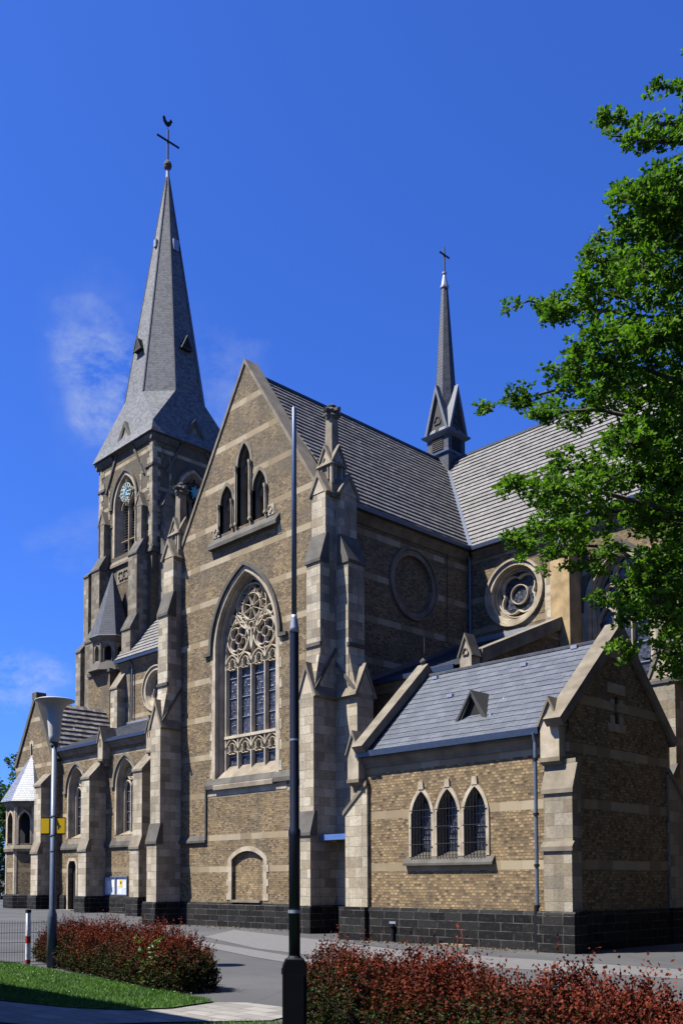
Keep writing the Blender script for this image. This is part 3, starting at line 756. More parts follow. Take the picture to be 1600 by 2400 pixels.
def simple_buttress(F, a0, a1, stages, mat=None, name='buttress', plz=.88, wm=None, top=None):
    """stages: list of (z_bottom, z_top, projection); a weathering slab is laid on every set-off"""
    mb = MB(); wb = MB()
    for i, (z0, z1, d) in enumerate(stages):
        mb.fbox(F, a0, a1, z0, z1, -.1, d)
        if i + 1 < len(stages):
            z2 = stages[i + 1][0]; dn_ = stages[i + 1][2]
            mb.sideprism(F, [(-.1, z1), (d - .02, z1), (max(dn_, 0), stages[i + 1][0]), (-.1, stages[i + 1][0])], a0 + .01, a1 - .01)
            weather(wb, F, a0, a1, z1, z2, d, dn_)
    b = P_(mb, name, mat or m_st); wb.build('weathering', wm or m_trK, b)
    if stages[0][0] <= .95:
        pm = MB(); d = stages[0][2]; pm.sideprism(F, [(-.1, -.3), (d + .13, -.3), (d + .13, stages[0][0] - .07), (d + .08, stages[0][0] + .01), (-.1, stages[0][0] + .01)], a0 - .12, a1 + .12); pm.build('plinth', m_bas, b)
    return b
mb = MB(); mb.fbox(FNv, -19.1, -18.45, 8, 12.6, -.02, .012); P_(mb, 'quoin', m_quoin)
b = simple_buttress(FNv, -18.35, -17.6, [(.9, 8, 1.2), (8.5, 13.0, .85), (13.9, 14.0, .0)], mat=m_trim('renewed yellow stone', 1.0, (1.05, .85, .55), .2))
mb = MB(); mb.fbox(FNv, -18.40, -17.55, 9.55, 9.63, .3, .9); mb.build('iron_band', m_iron, b)
b = simple_buttress(FNv, -14.6, -13.75, [(.88, 4.9, 1.5), (5.2, 7.9, 1.25), (9.3, 12.0, .6), (12.9, 13.0, .0)], mat=m_stD)
mb = MB(); gable_cap(mb, FNv, -14.6, -13.75, 7.9, 8.9, .5, 1.26); mb.build('gablet', [m_tr, m_trG], b)
simple_buttress(FNv, -9.6, -8.75, [(.88, 4.9, 1.5), (5.2, 7.9, 1.25), (9.3, 12.0, .6), (12.9, 13.0, .0)], mat=m_stD)
plinth(FNv, -22, -6)
# steel flue by the buttress
mb = MB(); mb.lathe((-18.15, 29.25, 0), [(.11, 11), (.11, 16.5), (.12, 16.52), (.12, 16.56)], 14); mb.lathe((-18.15, 29.25, 0), [(.14, 14.9), (.14, 14.98)], 14)
fl = P_(mb, 'flue_pipe', m_steel, smooth=False); mb = MB(); mb.lathe((-18.15, 29.25, 0), [(.2, 16.66), (.2, 16.7), (.05, 16.8)], 14); mb.tube([(-18.15, 29.25, 16.5), (-18.15, 29.25, 16.7)], .04); mb.build('flue_cap', m_trK, fl)
def downpipe(pts, r=.055, name='downpipe', mat=None, brackets=()):
    mb = MB(); mb.tube(pts, r, 10)
    o = P_(mb, name, mat or m_pipe)
    if brackets:
        b = MB()
        for z in brackets:
            x, y, _ = pts[-1]; b.lathe((x, y, 0), [(r + .02, z - .03), (r + .02, z + .03)], 10)
        b.build('bracket', m_iron, o)
    return o
downpipe([(-22.36, 29.45, 14.25), (-22.36, 29.58, 14.0), (-22.36, 29.58, 10.9)])
mb = MB(); mb.tube([(-22.44, 28.3, 14.0), (-22.44, 28.3, 10.6)], .012, 5); P_(mb, 'lightning_rod', m_iron)
# ---------------------------------------------------------------- lean-to aisle between transept and sacristy
FL = FS(24.0); FLe = FE(-18.0)
mb = MB(); wall(mb, FL, [(XE, 0), (-18, 0), (-18, 8.2), (XE, 8.2)], [], .3, .1); P_(mb, 'side_aisle_wall', m_brickP)
mb = MB(); wall(mb, FLe, [(24, 0), (YN, 0), (YN, 10.65), (24, 8.3)], [], .3, .1); P_(mb, 'side_aisle_wall', m_brickN)
mb = MB(); mb.prism(FLe, [(24.3, 8.45), (29.3, 10.5), (29.3, 10.95), (24.3, 8.9)], -.35, .10); P_(mb, 'raking_coping', m_trG)
roof('aisle_roof', ((XE, 23.75, 8.4), (-18.3, 23.75, 8.4), (-18.3, YN, 10.75), (XE, YN, 10.75)), 24, m_slateD, .015)
mb = MB(); mb.prism(FE(XE), [(23.75, 8.4), (YN, 10.75), (YN, 10.92), (23.75, 8.57)], -.02, .05); P_(mb, 'flashing', m_zinc)
mb = MB(); mb.prism(FNv, [(XE, 10.75), (-18.3, 10.75), (-18.3, 10.95), (XE, 10.95)], -.02, .05); P_(mb, 'flashing', m_lead)
gutter(FL, XE, -18.55, 8.4, .2)
def kneeler(F, a0, a1, z0, z1, zp, d0, d1, corbel=True):
    mb = MB(); mb.fbox(F, a0, a1, z0, z1, d0, d1); gable_cap(mb, F, a0, a1, z1, zp, d0, d1, .05, .03)
    if corbel: mb.sideprism(F, [(d0, z0 - .35), (d1 - .22, z0 - .35), (d1 - .22, z0 - .2), (d1 + .02, z0 - .1), (d1 + .02, z0), (d0, z0)], a0 - .02, a1 + .02, 1)
    return P_(mb, 'kneeler_stone', [m_tr, m_trG])
k = kneeler(FS(24.0), -18.34, -17.9, 7.6, 8.65, 9.2, -.15, .28, False)
mb = MB(); mb.strip(FS(24.0), foil(-18.12, 8.72, .12, 3), .04, .27, .32, True); mb.build('carved_trefoil', m_trG, k)
downpipe([(-22.3, 23.7, 8.3), (-22.2, 23.8, 8.0), (-22.2, 23.8, 3.2)])
# ---------------------------------------------------------------- sacristy
SX0, SX1, SY0, SY1 = -18.45, -12.0, 19.55, 24.35
FSs, FSe, FSw = FS(SY0), FE(SX1), FW(SX0)
sw = [(-16.42, .335), (-15.55, .335), (-14.68, .335)]
sh = [arch(c, h, 2.28, 3.33, 4.02) for c, h in sw]
mb = MB(); wall(mb, FSs, [(SX0, 0), (SX1, 0), (SX1, 5.1), (SX0, 5.1)], sh, .45, .3, 0, 0); P_(mb, 'sacristy_wall', m_brickS)
mb = MB(); slit = [(21.62, 5.5), (21.82, 5.5), (21.82, 6.2), (21.62, 6.2)]
wall(mb, FSe, [(SY0, 0), (SY1, 0), (SY1, 5.45), (21.9, 7.95), (SY0, 5.45)], [slit], .45, .3)
P_(mb, 'sacristy_wall', m_brickS)
mb = MB()
for z0, z1, w_ in ((5.3, 5.5, .42), (5.5, 5.7, .3), (5.95, 6.1, .28), (6.25, 6.5, .42)): mb.fbox(FSe, 21.72 - w_, 21.61 if z0 < 6.2 and z0 > 5.4 else 21.72, z0, z1, -.02, .02); mb.fbox(FSe, 21.83 if z0 < 6.2 and z0 > 5.4 else 21.72, 21.72 + w_, z0, z1, -.02, .021)
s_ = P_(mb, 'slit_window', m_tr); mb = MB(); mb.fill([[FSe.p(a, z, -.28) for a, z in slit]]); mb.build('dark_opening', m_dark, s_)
mb = MB(); wall(mb, FSw, [(SY0, 0), (SY1, 0), (SY1, 5.45), (21.9, 7.95), (SY0, 5.45)], [], .45, .3); P_(mb, 'sacristy_wall', m_brickS)
mb = MB(); mb.poly([(SX0, SY1, 0), (SX1, SY1, 0), (SX1, SY1, 5.1), (SX0, SY1, 5.1)]); P_(mb, 'sacristy_wall', m_brickS)
for F, a0, a1 in ((FSs, SX0, -12.65), (FSe, SY0, SY1)): plinth(F, a0, a1, .93, .1)
# three grilled lancets
for i, (c, h) in enumerate(sw):
    mb = MB(); o = arch(c, h, 2.28, 3.33, 4.02, -.095, 0, 8); q = arch(c, h, 2.28, 3.33, 4.02, 0, 0, 8); q2 = arch(c, h, 2.28, 3.33, 4.02, .015, 0, 8); q3 = arch(c, h, 2.28, 3.33, 4.02, .035, 0, 8)
    ring(mb, FSs, o, q, -.02, .03 + .003 * i)
    mb.prism(FSs, [(c - .09, 4.06), (c + .09, 4.06), (c + .07, 4.27), (c - .07, 4.27)], -.02, .05)
    part = P_(mb, 'lancet_window', m_tr)
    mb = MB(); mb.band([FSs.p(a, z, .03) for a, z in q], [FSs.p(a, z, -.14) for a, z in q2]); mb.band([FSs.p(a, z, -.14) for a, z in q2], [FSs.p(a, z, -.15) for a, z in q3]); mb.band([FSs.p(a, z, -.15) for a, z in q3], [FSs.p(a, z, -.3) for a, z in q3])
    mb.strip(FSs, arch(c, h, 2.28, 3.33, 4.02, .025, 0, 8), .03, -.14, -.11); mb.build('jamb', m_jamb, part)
    glasspane(FSs, q3, -.28, part)
    sb = MB()
    for z in (2.75, 3.05, 3.35): sb.fbox(FSs, c - .24, c + .24, z - .008, z + .008, -.28, -.26)
    sb.build('saddle_bar', m_lead, part)
    g = MB()
    for k in range(7):
        x = c - .3 + .1 * k; zt_ = 3.33 + (.62 - abs(x - c) ** 1.6 * 3.6)
        g.tube([FSs.p(x, 2.22, .07), FSs.p(x, zt_, .07)], .012, 5)
    for z in (2.6, 3.05, 3.5): g.tube([FSs.p(c - .36, z, .075), FSs.p(c + .36, z, .075)], .013, 5)
    g.build('grille', m_iron, part)
mb = MB(); mb.sideprism(FSs, [(-.28, 2.05), (.13, 2.05), (.13, 2.11), (.02, 2.26), (-.28, 2.42)], -16.98, -14.10)
P_(mb, 'window_sill', m_trK)
mb = MB()
for c in (-16.0 + .015, -15.12 + .005): mb.fbox(FSs, c - .10, c + .10, 2.2, 3.33, -.02, .02)
P_(mb, 'window_pier', m_tr)
# roof and gables
rz0, rz1, yr = 5.22, 7.68, 21.9
mb = MB(); tiles(mb, (SX0, SY0 - .18, rz0), (SX1, SY0 - .18, rz0), (SX1, yr, rz1), (SX0, yr, rz1), 15, .018); P_(mb, 'sacristy_roof', m_slateS)
mb = MB(); tiles(mb, (SX1, SY1 + .18, rz0), (SX0, SY1 + .18, rz0), (SX0, yr, rz1), (SX1, yr, rz1), 15, .018); P_(mb, 'sacristy_roof', m_slateS)
mb = MB(); mb.tube([(SX0, yr, rz1 + .02), (SX1, yr, rz1 + .02)], .06, 6); P_(mb, 'ridge_tiles', m_slateD)
mb = MB(); mb.sideprism(FSs, [(.14, rz0 - .14), (.30, rz0 - .14), (.32, rz0 + .02), (.16, rz0 + .02)], SX0 - .1, -12.64); g = P_(mb, 'gutter', m_zinc)
mb = MB(); mb.sideprism(FSs, [(-.02, 4.80), (.05, 4.80), (.05, 4.88), (.10, 4.95), (.15, 5.0), (.15, 5.08), (-.02, 5.08)], SX0, -12.64); mb.build('cornice', m_trG, g)
for x0, x1 in ((SX1 - .36, SX1 + .09), (SX0 - .05, SX0 + .34)):
    mb = MB(); F = FE(x1)
    sl = (8.05 - 5.25) / (22.05 - 19.3); tt = .38
    for s in (-1, 1):
        pts = [(21.9 + s * 2.7, 5.2), (21.9, 7.72), (21.9, 8.08), (21.9 + s * 2.86, 5.36)]
        mb.prism(F, pts, x0 - x1, 0)
    c_ = P_(mb, 'gable_coping', m_trG)
mb = MB(); mb.lathe((SX0 + .15, 21.9, 0), [(.07, 8.0), (.05, 8.08), (.09, 8.14), (.09, 8.19), (.03, 8.25), (.01, 8.28)], 10); mb.tube([(SX0 + .2, 21.9, 8.4), (SX0 + .2, 21.9, 8.9)], .01, 4); P_(mb, 'finial', m_trK)
kneeler(FSs, -12.6, -12.1, 4.5, 5.3, 5.82, -.3, .26)
kneeler(FSs, -18.9, -18.48, 4.5, 5.25, 5.75, -.3, .25)
kneeler(FN(SY1), -12.6, -12.1, 4.5, 5.3, 5.85, -.3, .3)
simple_buttress(FSs, -12.52, -11.78, [(.93, 2.42, .32), (2.50, 3.75, .27), (4.3, 4.45, .1)], mat=m_stD, wm=m_trG)
mb = MB(); mb.sideprism(Fr((0, SY0 - .10, 0), (0, 1, 0), (-1, 0, 0)), [(18.3, .9), (19.15, .9), (19.15, 3.55), (18.3, 4.35)], 0, .75)
b = P_(mb, 'buttress', m_st)
mb = MB(); mb.sideprism(Fr((0, SY0 - .10, 0), (0, 1, 0), (-1, 0, 0)), [(18.3, 4.32), (19.22, 3.5), (19.22, 3.62), (18.3, 4.45)], -.04, .79); mb.build('weathering', m_trG, b)
mb = MB(); mb.box((-19.3, SY0 - .22, -.3), (-18.3, SY0 + .8, .93)); mb.build('plinth', m_bas, b)
mb = MB(); mb.sideprism(Fr((SX1 + .06, 0, 0), (1, 0, 0), (0, 1, 0)), [(24.25, .9), (25.35, .9), (25.35, 3.5), (24.25, 4.5)], -.7, 0)
b = P_(mb, 'buttress', m_stD); mb = MB(); mb.sideprism(Fr((SX1 + .06, 0, 0), (1, 0, 0), (0, 1, 0)), [(24.25, 4.45), (25.45, 3.42), (25.45, 3.56), (24.25, 4.6)], -.74, .04); mb.build('weathering', m_trG, b)
mb = MB(); mb.box((SX1 - .7, 24.15, -.3), (SX1 + .16, 25.5, .93)); mb.build('plinth', m_bas, b)
# little triangular roof light
Fd = FS(20.0); cxd = -15.1
mb = MB(); T = [(cxd - .43, 5.72), (cxd + .43, 5.72), (cxd, 6.5)]
mb.strip(Fd, T, .09, -.05, .02, True, taper=.8)
mb.prism(Fd, [(cxd - .5, 5.68), (cxd, 6.5), (cxd, 6.58), (cxd - .56, 5.72)], -.85, .05); mb.prism(Fd, [(cxd + .5, 5.68), (cxd, 6.5), (cxd, 6.58), (cxd + .56, 5.72)], -.85, .05)
d_ = P_(mb, 'roof_dormer', m_louv); mb = MB(); mb.fill([[Fd.p(a, z, -.08) for a, z in T]]); mb.build('dark_opening', m_dark, d_)
mb = MB(); mb.fbox(Fd, cxd - .58, cxd + .58, 5.62, 5.69, -.1, .1); mb.prism(Fd, [(cxd + .5, 5.7), (cxd + .62, 5.66), (cxd + .62, 5.9), (cxd + .56, 5.9)], -.12, .02)
mb.tube([Fd.p(cxd + .6, 5.75, .02), Fd.p(cxd + .62, 6.42, -.62)], .03, 5); mb.build('flashing', m_lead, d_)
mb = MB()
for x, f in ((-14.55, .86), (-13.2, .97), (-17.7, .93), (-16.5, .6)):
    y = SY0 - .18 + (yr - SY0 + .18) * f; z = rz0 + (rz1 - rz0) * f; mb.box((x - .09, y - .04, z + .01), (x + .09, y + .07, z + .1))
P_(mb, 'snow_hook', m_lead)
mb = MB(); mb.tube([(-14.55, 20.65, 6.42), (-14.5, 21.9, 7.65)], .012, 4); P_(mb, 'lightning_rod', m_lead)
downpipe([(-12.76, 19.25, 5.12), (-12.76, 19.32, 4.9), (-12.76, 19.32, 1.0)], .045, brackets=(4.5, 3.2, 2.0, 1.05))
downpipe([(-12.76, 19.28, 1.05), (-12.76, 19.28, .0)], .06, mat=m_iron)
mb = MB(); quoins(mb, FSs, -12.54, -1, .95, 4.3, .10, .04, .3, .01); P_(mb, 'quoin', m_quoin)
mb = MB(); mb.lathe((-17.35, 19.42, 0), [(.06, .08), (.06, .4), (.09, .42), (.09, .5)], 8); v_ = P_(mb, 'water_outlet', m_iron); mb = MB(); mb.box((-17.47, 19.42, .42), (-17.25, 19.5, .56)); mb.build('outlet_box', m_lead, v_)
mb = MB(); mb.box((-15.6, 19.15, -.1), (-14.75, 19.47, .06)); P_(mb, 'door_step', m_trG)
# blue sheet roof over the recess
mb = MB(); mb.prism(FS(21.3), [(-22.05, 3.02), (-19.2, 3.02), (-19.2, 3.10), (-22.05, 3.10)], -1.2, .0); mb.fbox(FS(21.28), -22.05, -19.2, 2.95, 3.13, -.02, .02)
P_(mb, 'recess_canopy', m_plain('blue painted sheet', (.07, .14, .34), .45))

# ---------------------------------------------------------------- west aisle
YA = 25.4; FA = FS(YA)
W1, W2 = -44.65, -39.95
hs = [arch(c, .82, 3.95, 6.45, 7.65) for c in (W1, W2)] + [[(-45.45, .1), (-44.6, .1), (-44.6, 2.5), (-44.75, 2.75), (-45.3, 2.75), (-45.45, 2.5)]]
mb = MB(); wall(mb, FA, [(-47.2, 0), (XW, 0), (XW, 8.5), (-47.2, 8.5)], hs, .5, .3); P_(mb, 'aisle_wall', m_brickA)
for c in (W1, W2):
    p_, ih, inn = gothic('', FA, c, .82, 3.95, 6.45, 7.65, .4, .14, True, 8, .16, hoodmat=m_trG)
    t = MB(); t.strip(FA, [(c, 4.1), (c, 6.5)], .09, -.44, -.28)
    for s in (-1, 1): t.strip(FA, sdarc(c + s * ih / 2, ih / 2, 6.2, 6.65, 5), .07, -.44, -.3); t.strip(FA, [(c + s * (ih - .03), 4.1), (c + s * (ih - .03), 6.4)], .06, -.44, -.3)
    t.strip(FA, circ(c, 6.95, .28, 16), .06, -.44, -.28, True); t.strip(FA, foil(c, 6.95, .24, 3), .045, -.44, -.3, True); t.build('tracery', m_trac, p_)
    sb = MB()
    for z in (4.6, 5.1, 5.6, 6.1): sb.fbox(FA, c - ih, c + ih, z - .012, z + .012, -.44, -.42)
    sb.build('saddle_bar', m_lead, p_)
mb = MB(); mb.strip(FA, [(-45.5, .1), (-45.5, 2.55), (-45.32, 2.83), (-44.73, 2.83), (-44.55, 2.55), (-44.55, .1)], .16, -.02, .02, taper=.95); d_ = P_(mb, 'side_door', m_tr)
mb = MB(); mb.fbox(FA, -45.45, -44.6, .1, 2.75, -.3, -.25)
for k in range(5): mb.fbox(FA, -45.43 + .17 * k, -45.28 + .17 * k, .12, 2.7, -.26, -.235)
mb.build('door_leaf', m_wood, d_); mb = MB(); mb.fbox(FA, -45.75, -44.3, -.1, .22, -.1, .5); mb.build('door_step', m_trG, d_)
mb = MB(); mb.tube([FA.p(-44.85, 1.2, -.2), FA.p(-44.7, 1.2, -.2)], .02, 6); mb.build('door_handle', m_iron, d_)
for a0, a1 in ((-47.2, -45.6), (-44.4, XW)): plinth(FA, a0, a1, .98, .12)
mb = MB(); mb.sideprism(FA, [(0, 3.35), (.10, 3.35), (.10, 3.45), (0, 3.75)], -47.2, XW); P_(mb, 'string_course', m_trK)
roof('aisle_roof', ((-47.3, YA - .25, 8.72), (XW - .2, YA - .25, 8.72), (XW - .2, YN, 10.62), (-47.3, YN, 10.62)), 26, m_slateD, .015)
mb = MB(); mb.prism(FS(YN), [(-47.3, 10.6), (XW, 10.6), (XW, 10.72), (-47.3, 10.72)], -.02, .12); P_(mb, 'flashing', m_lead)
gutter(FA, -47.3, XW - .2, 8.72, .2)
for a0, a1 in ((-42.5, -41.75), (-37.85, -37.1), (-47.45, -46.7)):
    simple_buttress(FA, a0, a1, [(.95, 3.25, 1.1), (3.75, 6.85, .95), (7.85, 7.9, .0)], wm=m_trG)
for c in (-41.6, -37.3):
    k = kneeler(FA, c - .22, c + .22, 7.75, 8.65, 9.25, -.4, .45)
    mb = MB(); mb.strip(FA, arch(c, .08, 8.35, 8.6, 8.78, n=4), .035, .44, .48); mb.build('carved_trefoil', m_trG, k)
downpipe([(-46.6, YA - .3, 8.6), (-46.6, YA - .12, 8.3), (-46.6, YA - .12, 3.7), (-46.6, YA - .25, 3.5), (-46.6, YA - .25, .2)])
# clerestory
oc3 = circ(-43.75, 12.3, 1.0)
mb = MB(); wall(mb, FNv, [(-47.4, 0), (XW, 0), (XW, 14.2), (-47.4, 14.2)], [oc3], .5, .15); P_(mb, 'clerestory_wall', m_brick('clerestory brick', (11.0, 12.9, 13.95)))
mb = MB(); ring(mb, FNv, circ(-43.75, 12.3, 1.2), circ(-43.75, 12.3, 1.0), -.02, .03, closed=True); ring(mb, FNv, circ(-43.75, 12.3, 1.28), circ(-43.75, 12.3, 1.21), -.02, .1, closed=True)
A = [FNv.p(a, z, 0) for a, z in oc3]; B = [FNv.p(a, z, -.3) for a, z in circ(-43.75, 12.3, .88)]; mb.band(A, B, 0, True)
r3 = P_(mb, 'rose_window', m_tr); mb = MB(); mb.strip(FNv, circ(-43.75, 12.3, .84), .08, -.4, -.24, True); mb.strip(FNv, foil(-43.75, 12.3, .8, 4, math.pi / 4, 1.25), .07, -.4, -.26, True); mb.build('tracery', m_tr, r3)
glasspane(FNv, circ(-43.75, 12.3, .9), -.4, r3)
mb = MB(); wall(mb, FW(-47.4), [(YN, 0), (38.1, 0), (38.1, ZE), (YR, ZR - .1), (YN, ZE)], [], .3, .1); P_(mb, 'nave_end_wall', m_brickP)
simple_buttress(FNv, -47.45, -46.75, [(10.4, 12.75, .6), (13.7, 13.75, .0)], wm=m_trG)
downpipe([(-45.95, YN - .35, 14.15), (-45.95, YN - .12, 13.9), (-45.95, YN - .12, 10.8)])
# ---------------------------------------------------------------- west porch with its gable and stair turret
GX, GY = -48.5, 25.0; GL, GR = -50.75, -46.3
FG = FS(GY)
mb = MB(); wall(mb, FG, [(GL, 0), (GR, 0), (GR, 8.1), (GX, 11.75), (GL, 8.1)], [[(-48.95, 8.55), (-48.8, 8.55), (-48.8, 9.3), (-48.95, 9.3)]], .5, .3); P_(mb, 'porch_wall', m_brick('porch brick', (8.0, 9.1, 10.6, 2.3)))
mb = MB(); mb.fill([[FG.p(a, z, -.25) for a, z in ((-48.95, 8.55), (-48.8, 8.55), (-48.8, 9.3), (-48.95, 9.3))]]); s_ = P_(mb, 'slit_window', m_dark)
mb = MB(); mb.fbox(FG, -49.1, -48.95, 9.15, 9.45, -.02, .02); mb.fbox(FG, -48.8, -48.65, 9.15, 9.45, -.02, .02); mb.fbox(FG, -49.0, -48.95, 8.5, 9.15, -.02, .02); mb.fbox(FG, -48.95, -48.8, 9.3, 9.5, -.02, .018); mb.build('quoin', m_tr, s_)
mb = MB(); wall(mb, FW(GL), [(GY, 0), (31, 0), (31, 8.1), (GY, 8.1)], [], .4, .1); wall(mb, FE(GR), [(GY, 0), (YN, 0), (YN, 8.1), (GY, 8.1)], [], .4, .1); P_(mb, 'porch_wall', m_brickP)
mb = MB()
for s, x0 in ((1, GR), (-1, GL)):
    mb.prism(FG, [(x0 - s * .15, 8.2), (GX, 11.7), (GX, 12.05), (x0 + s * .1, 8.25)], -.45, .08)
mb.fbox(FG, GX - .25, GX + .25, 11.75, 12.1, -.5, .1)
P_(mb, 'gable_coping', m_trK)
roof('porch_roof', ((GR + .2, GY + .4, 8.0), (GR + .2, 30.9, 8.0), (GX, 30.9, 11.7), (GX, GY + .4, 11.7)), 13, m_tile2, .07)
roof('porch_roof', ((GL - .2, GY + .4, 8.0), (GL - .2, 30.9, 8.0), (GX, 30.9, 11.7), (GX, GY + .4, 11.7)), 13, m_tile2, .07)
mb = MB(); c0 = Vector((-47.25, 25.9, 9.4)); q = Vector((-.62, 0, 1.04)); mb.poly([c0 + Vector((.12, 0, .12)), c0 + Vector((.12, .9, .12)), c0 + q * .8 + Vector((.12, .9, .12)), c0 + q * .8 + Vector((.12, 0, .12))])
s_ = P_(mb, 'skylight', m_gl); mb = MB()
for k in (0, .9): mb.tube([c0 + Vector((.13, k, .12)), c0 + q * .8 + Vector((.13, k, .12))], .05, 4)
mb.tube([c0 + Vector((.13, 0, .12)), c0 + Vector((.13, .9, .12))], .05, 4); mb.build('skylight_frame', m_lead, s_)
# octagonal porch turret
tx, ty, tr_ = -48.95, 25.1, 1.25
def octring(cx, cy, apo, z): r = apo / math.cos(math.pi / 8); return [Vector((cx + r * math.cos(math.pi / 8 + math.pi / 4 * k), cy + r * math.sin(math.pi / 8 + math.pi / 4 * k), z)) for k in range(8)]
def oct_body(cx, cy, apo, z0, z1, mats, name, holes=None, parent=CH, rev=.25, mi=0):
    mb = MB(); s = apo * math.tan(math.pi / 8)
    for k in range(8):
        an = math.pi / 4 * k; n = (math.cos(an), math.sin(an), 0); u = (-math.sin(an), math.cos(an), 0)
        F = Fr((cx + apo * n[0], cy + apo * n[1], 0), u, n)
        h = [holes(s)] if holes else []
        f = [[F.p(a, z) for a, z in ((-s, z0), (s, z0), (s, z1), (-s, z1))]] + [[F.p(a, z) for a, z in x] for x in h]
        mb.fill(f, 0)
        for x, pp in zip(h, f[1:]): mb.band(pp, [F.p(a, z, -rev) for a, z in x], 0, True)
    return mb.build(name, mats, parent)
def octface(cx, cy, apo, k):
    an = math.pi / 4 * k; n = (math.cos(an), math.sin(an), 0); u = (-math.sin(an), math.cos(an), 0)
    return Fr((cx + apo * n[0], cy + apo * n[1], 0), u, n)
ot = oct_body(tx, ty, tr_, 3.45, 5.95, m_brick('turret brick', (4.2,)), 'porch_turret', lambda s: arch(0, s * .6, 3.75, 4.95, 5.45, n=5))
lb = oct_body(tx, ty, tr_, .0, 3.45, m_brick('turret lower brick', (2.3,)), 'turret_base')
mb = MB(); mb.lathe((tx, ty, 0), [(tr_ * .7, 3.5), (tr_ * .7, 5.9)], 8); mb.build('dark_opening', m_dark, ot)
mb = MB()
for k in range(8):
    F = octface(tx, ty, tr_, k); s = tr_ * math.tan(math.pi / 8); mb.strip(F, arch(0, s * .6, 3.75, 4.95, 5.45, -.05, n=5), .1, -.02, .03, taper=.9)
    for z0, z1 in ((.9, 3.3), (3.6, 5.8)): mb.fbox(F, -s, -s + .12, z0, z1, -.02, .02); mb.fbox(F, s - .12, s, z0, z1, -.02, .019)
mb.build('stone_trim', m_tr, ot)
def octprof(mb, cx, cy, prof, mi=0):
    rs = [octring(cx, cy, a, z) for a, z in prof]
    for a, b in zip(rs, rs[1:]): mb.band(a, b, mi, True)
    mb.poly(rs[0], mi); mb.poly(rs[-1], mi)
mb = MB(); octprof(mb, tx, ty, [(tr_ + .1, 3.3), (tr_ + .12, 3.45), (tr_ + .02, 3.65)]); octprof(mb, tx, ty, [(tr_ + .02, 5.7), (tr_ + .1, 5.8), (tr_ + .16, 5.98), (tr_ + .16, 6.05)]); mb.build('string_course', m_trG, ot)
mb = MB(); octprof(mb, tx, ty, [(tr_ + .11, -.3), (tr_ + .11, .93), (tr_ + .03, 1.0)]); mb.build('plinth', m_bas, lb)
mb = MB(); octprof(mb, tx, ty, [(tr_ + .3, 6.02), (tr_ + .26, 6.1), (.03, 8.75)]); P_(mb, 'turret_roof', m_slate('light slates', .16, .12, (.10, .115, .15), (.15, .165, .19), .34, .7))

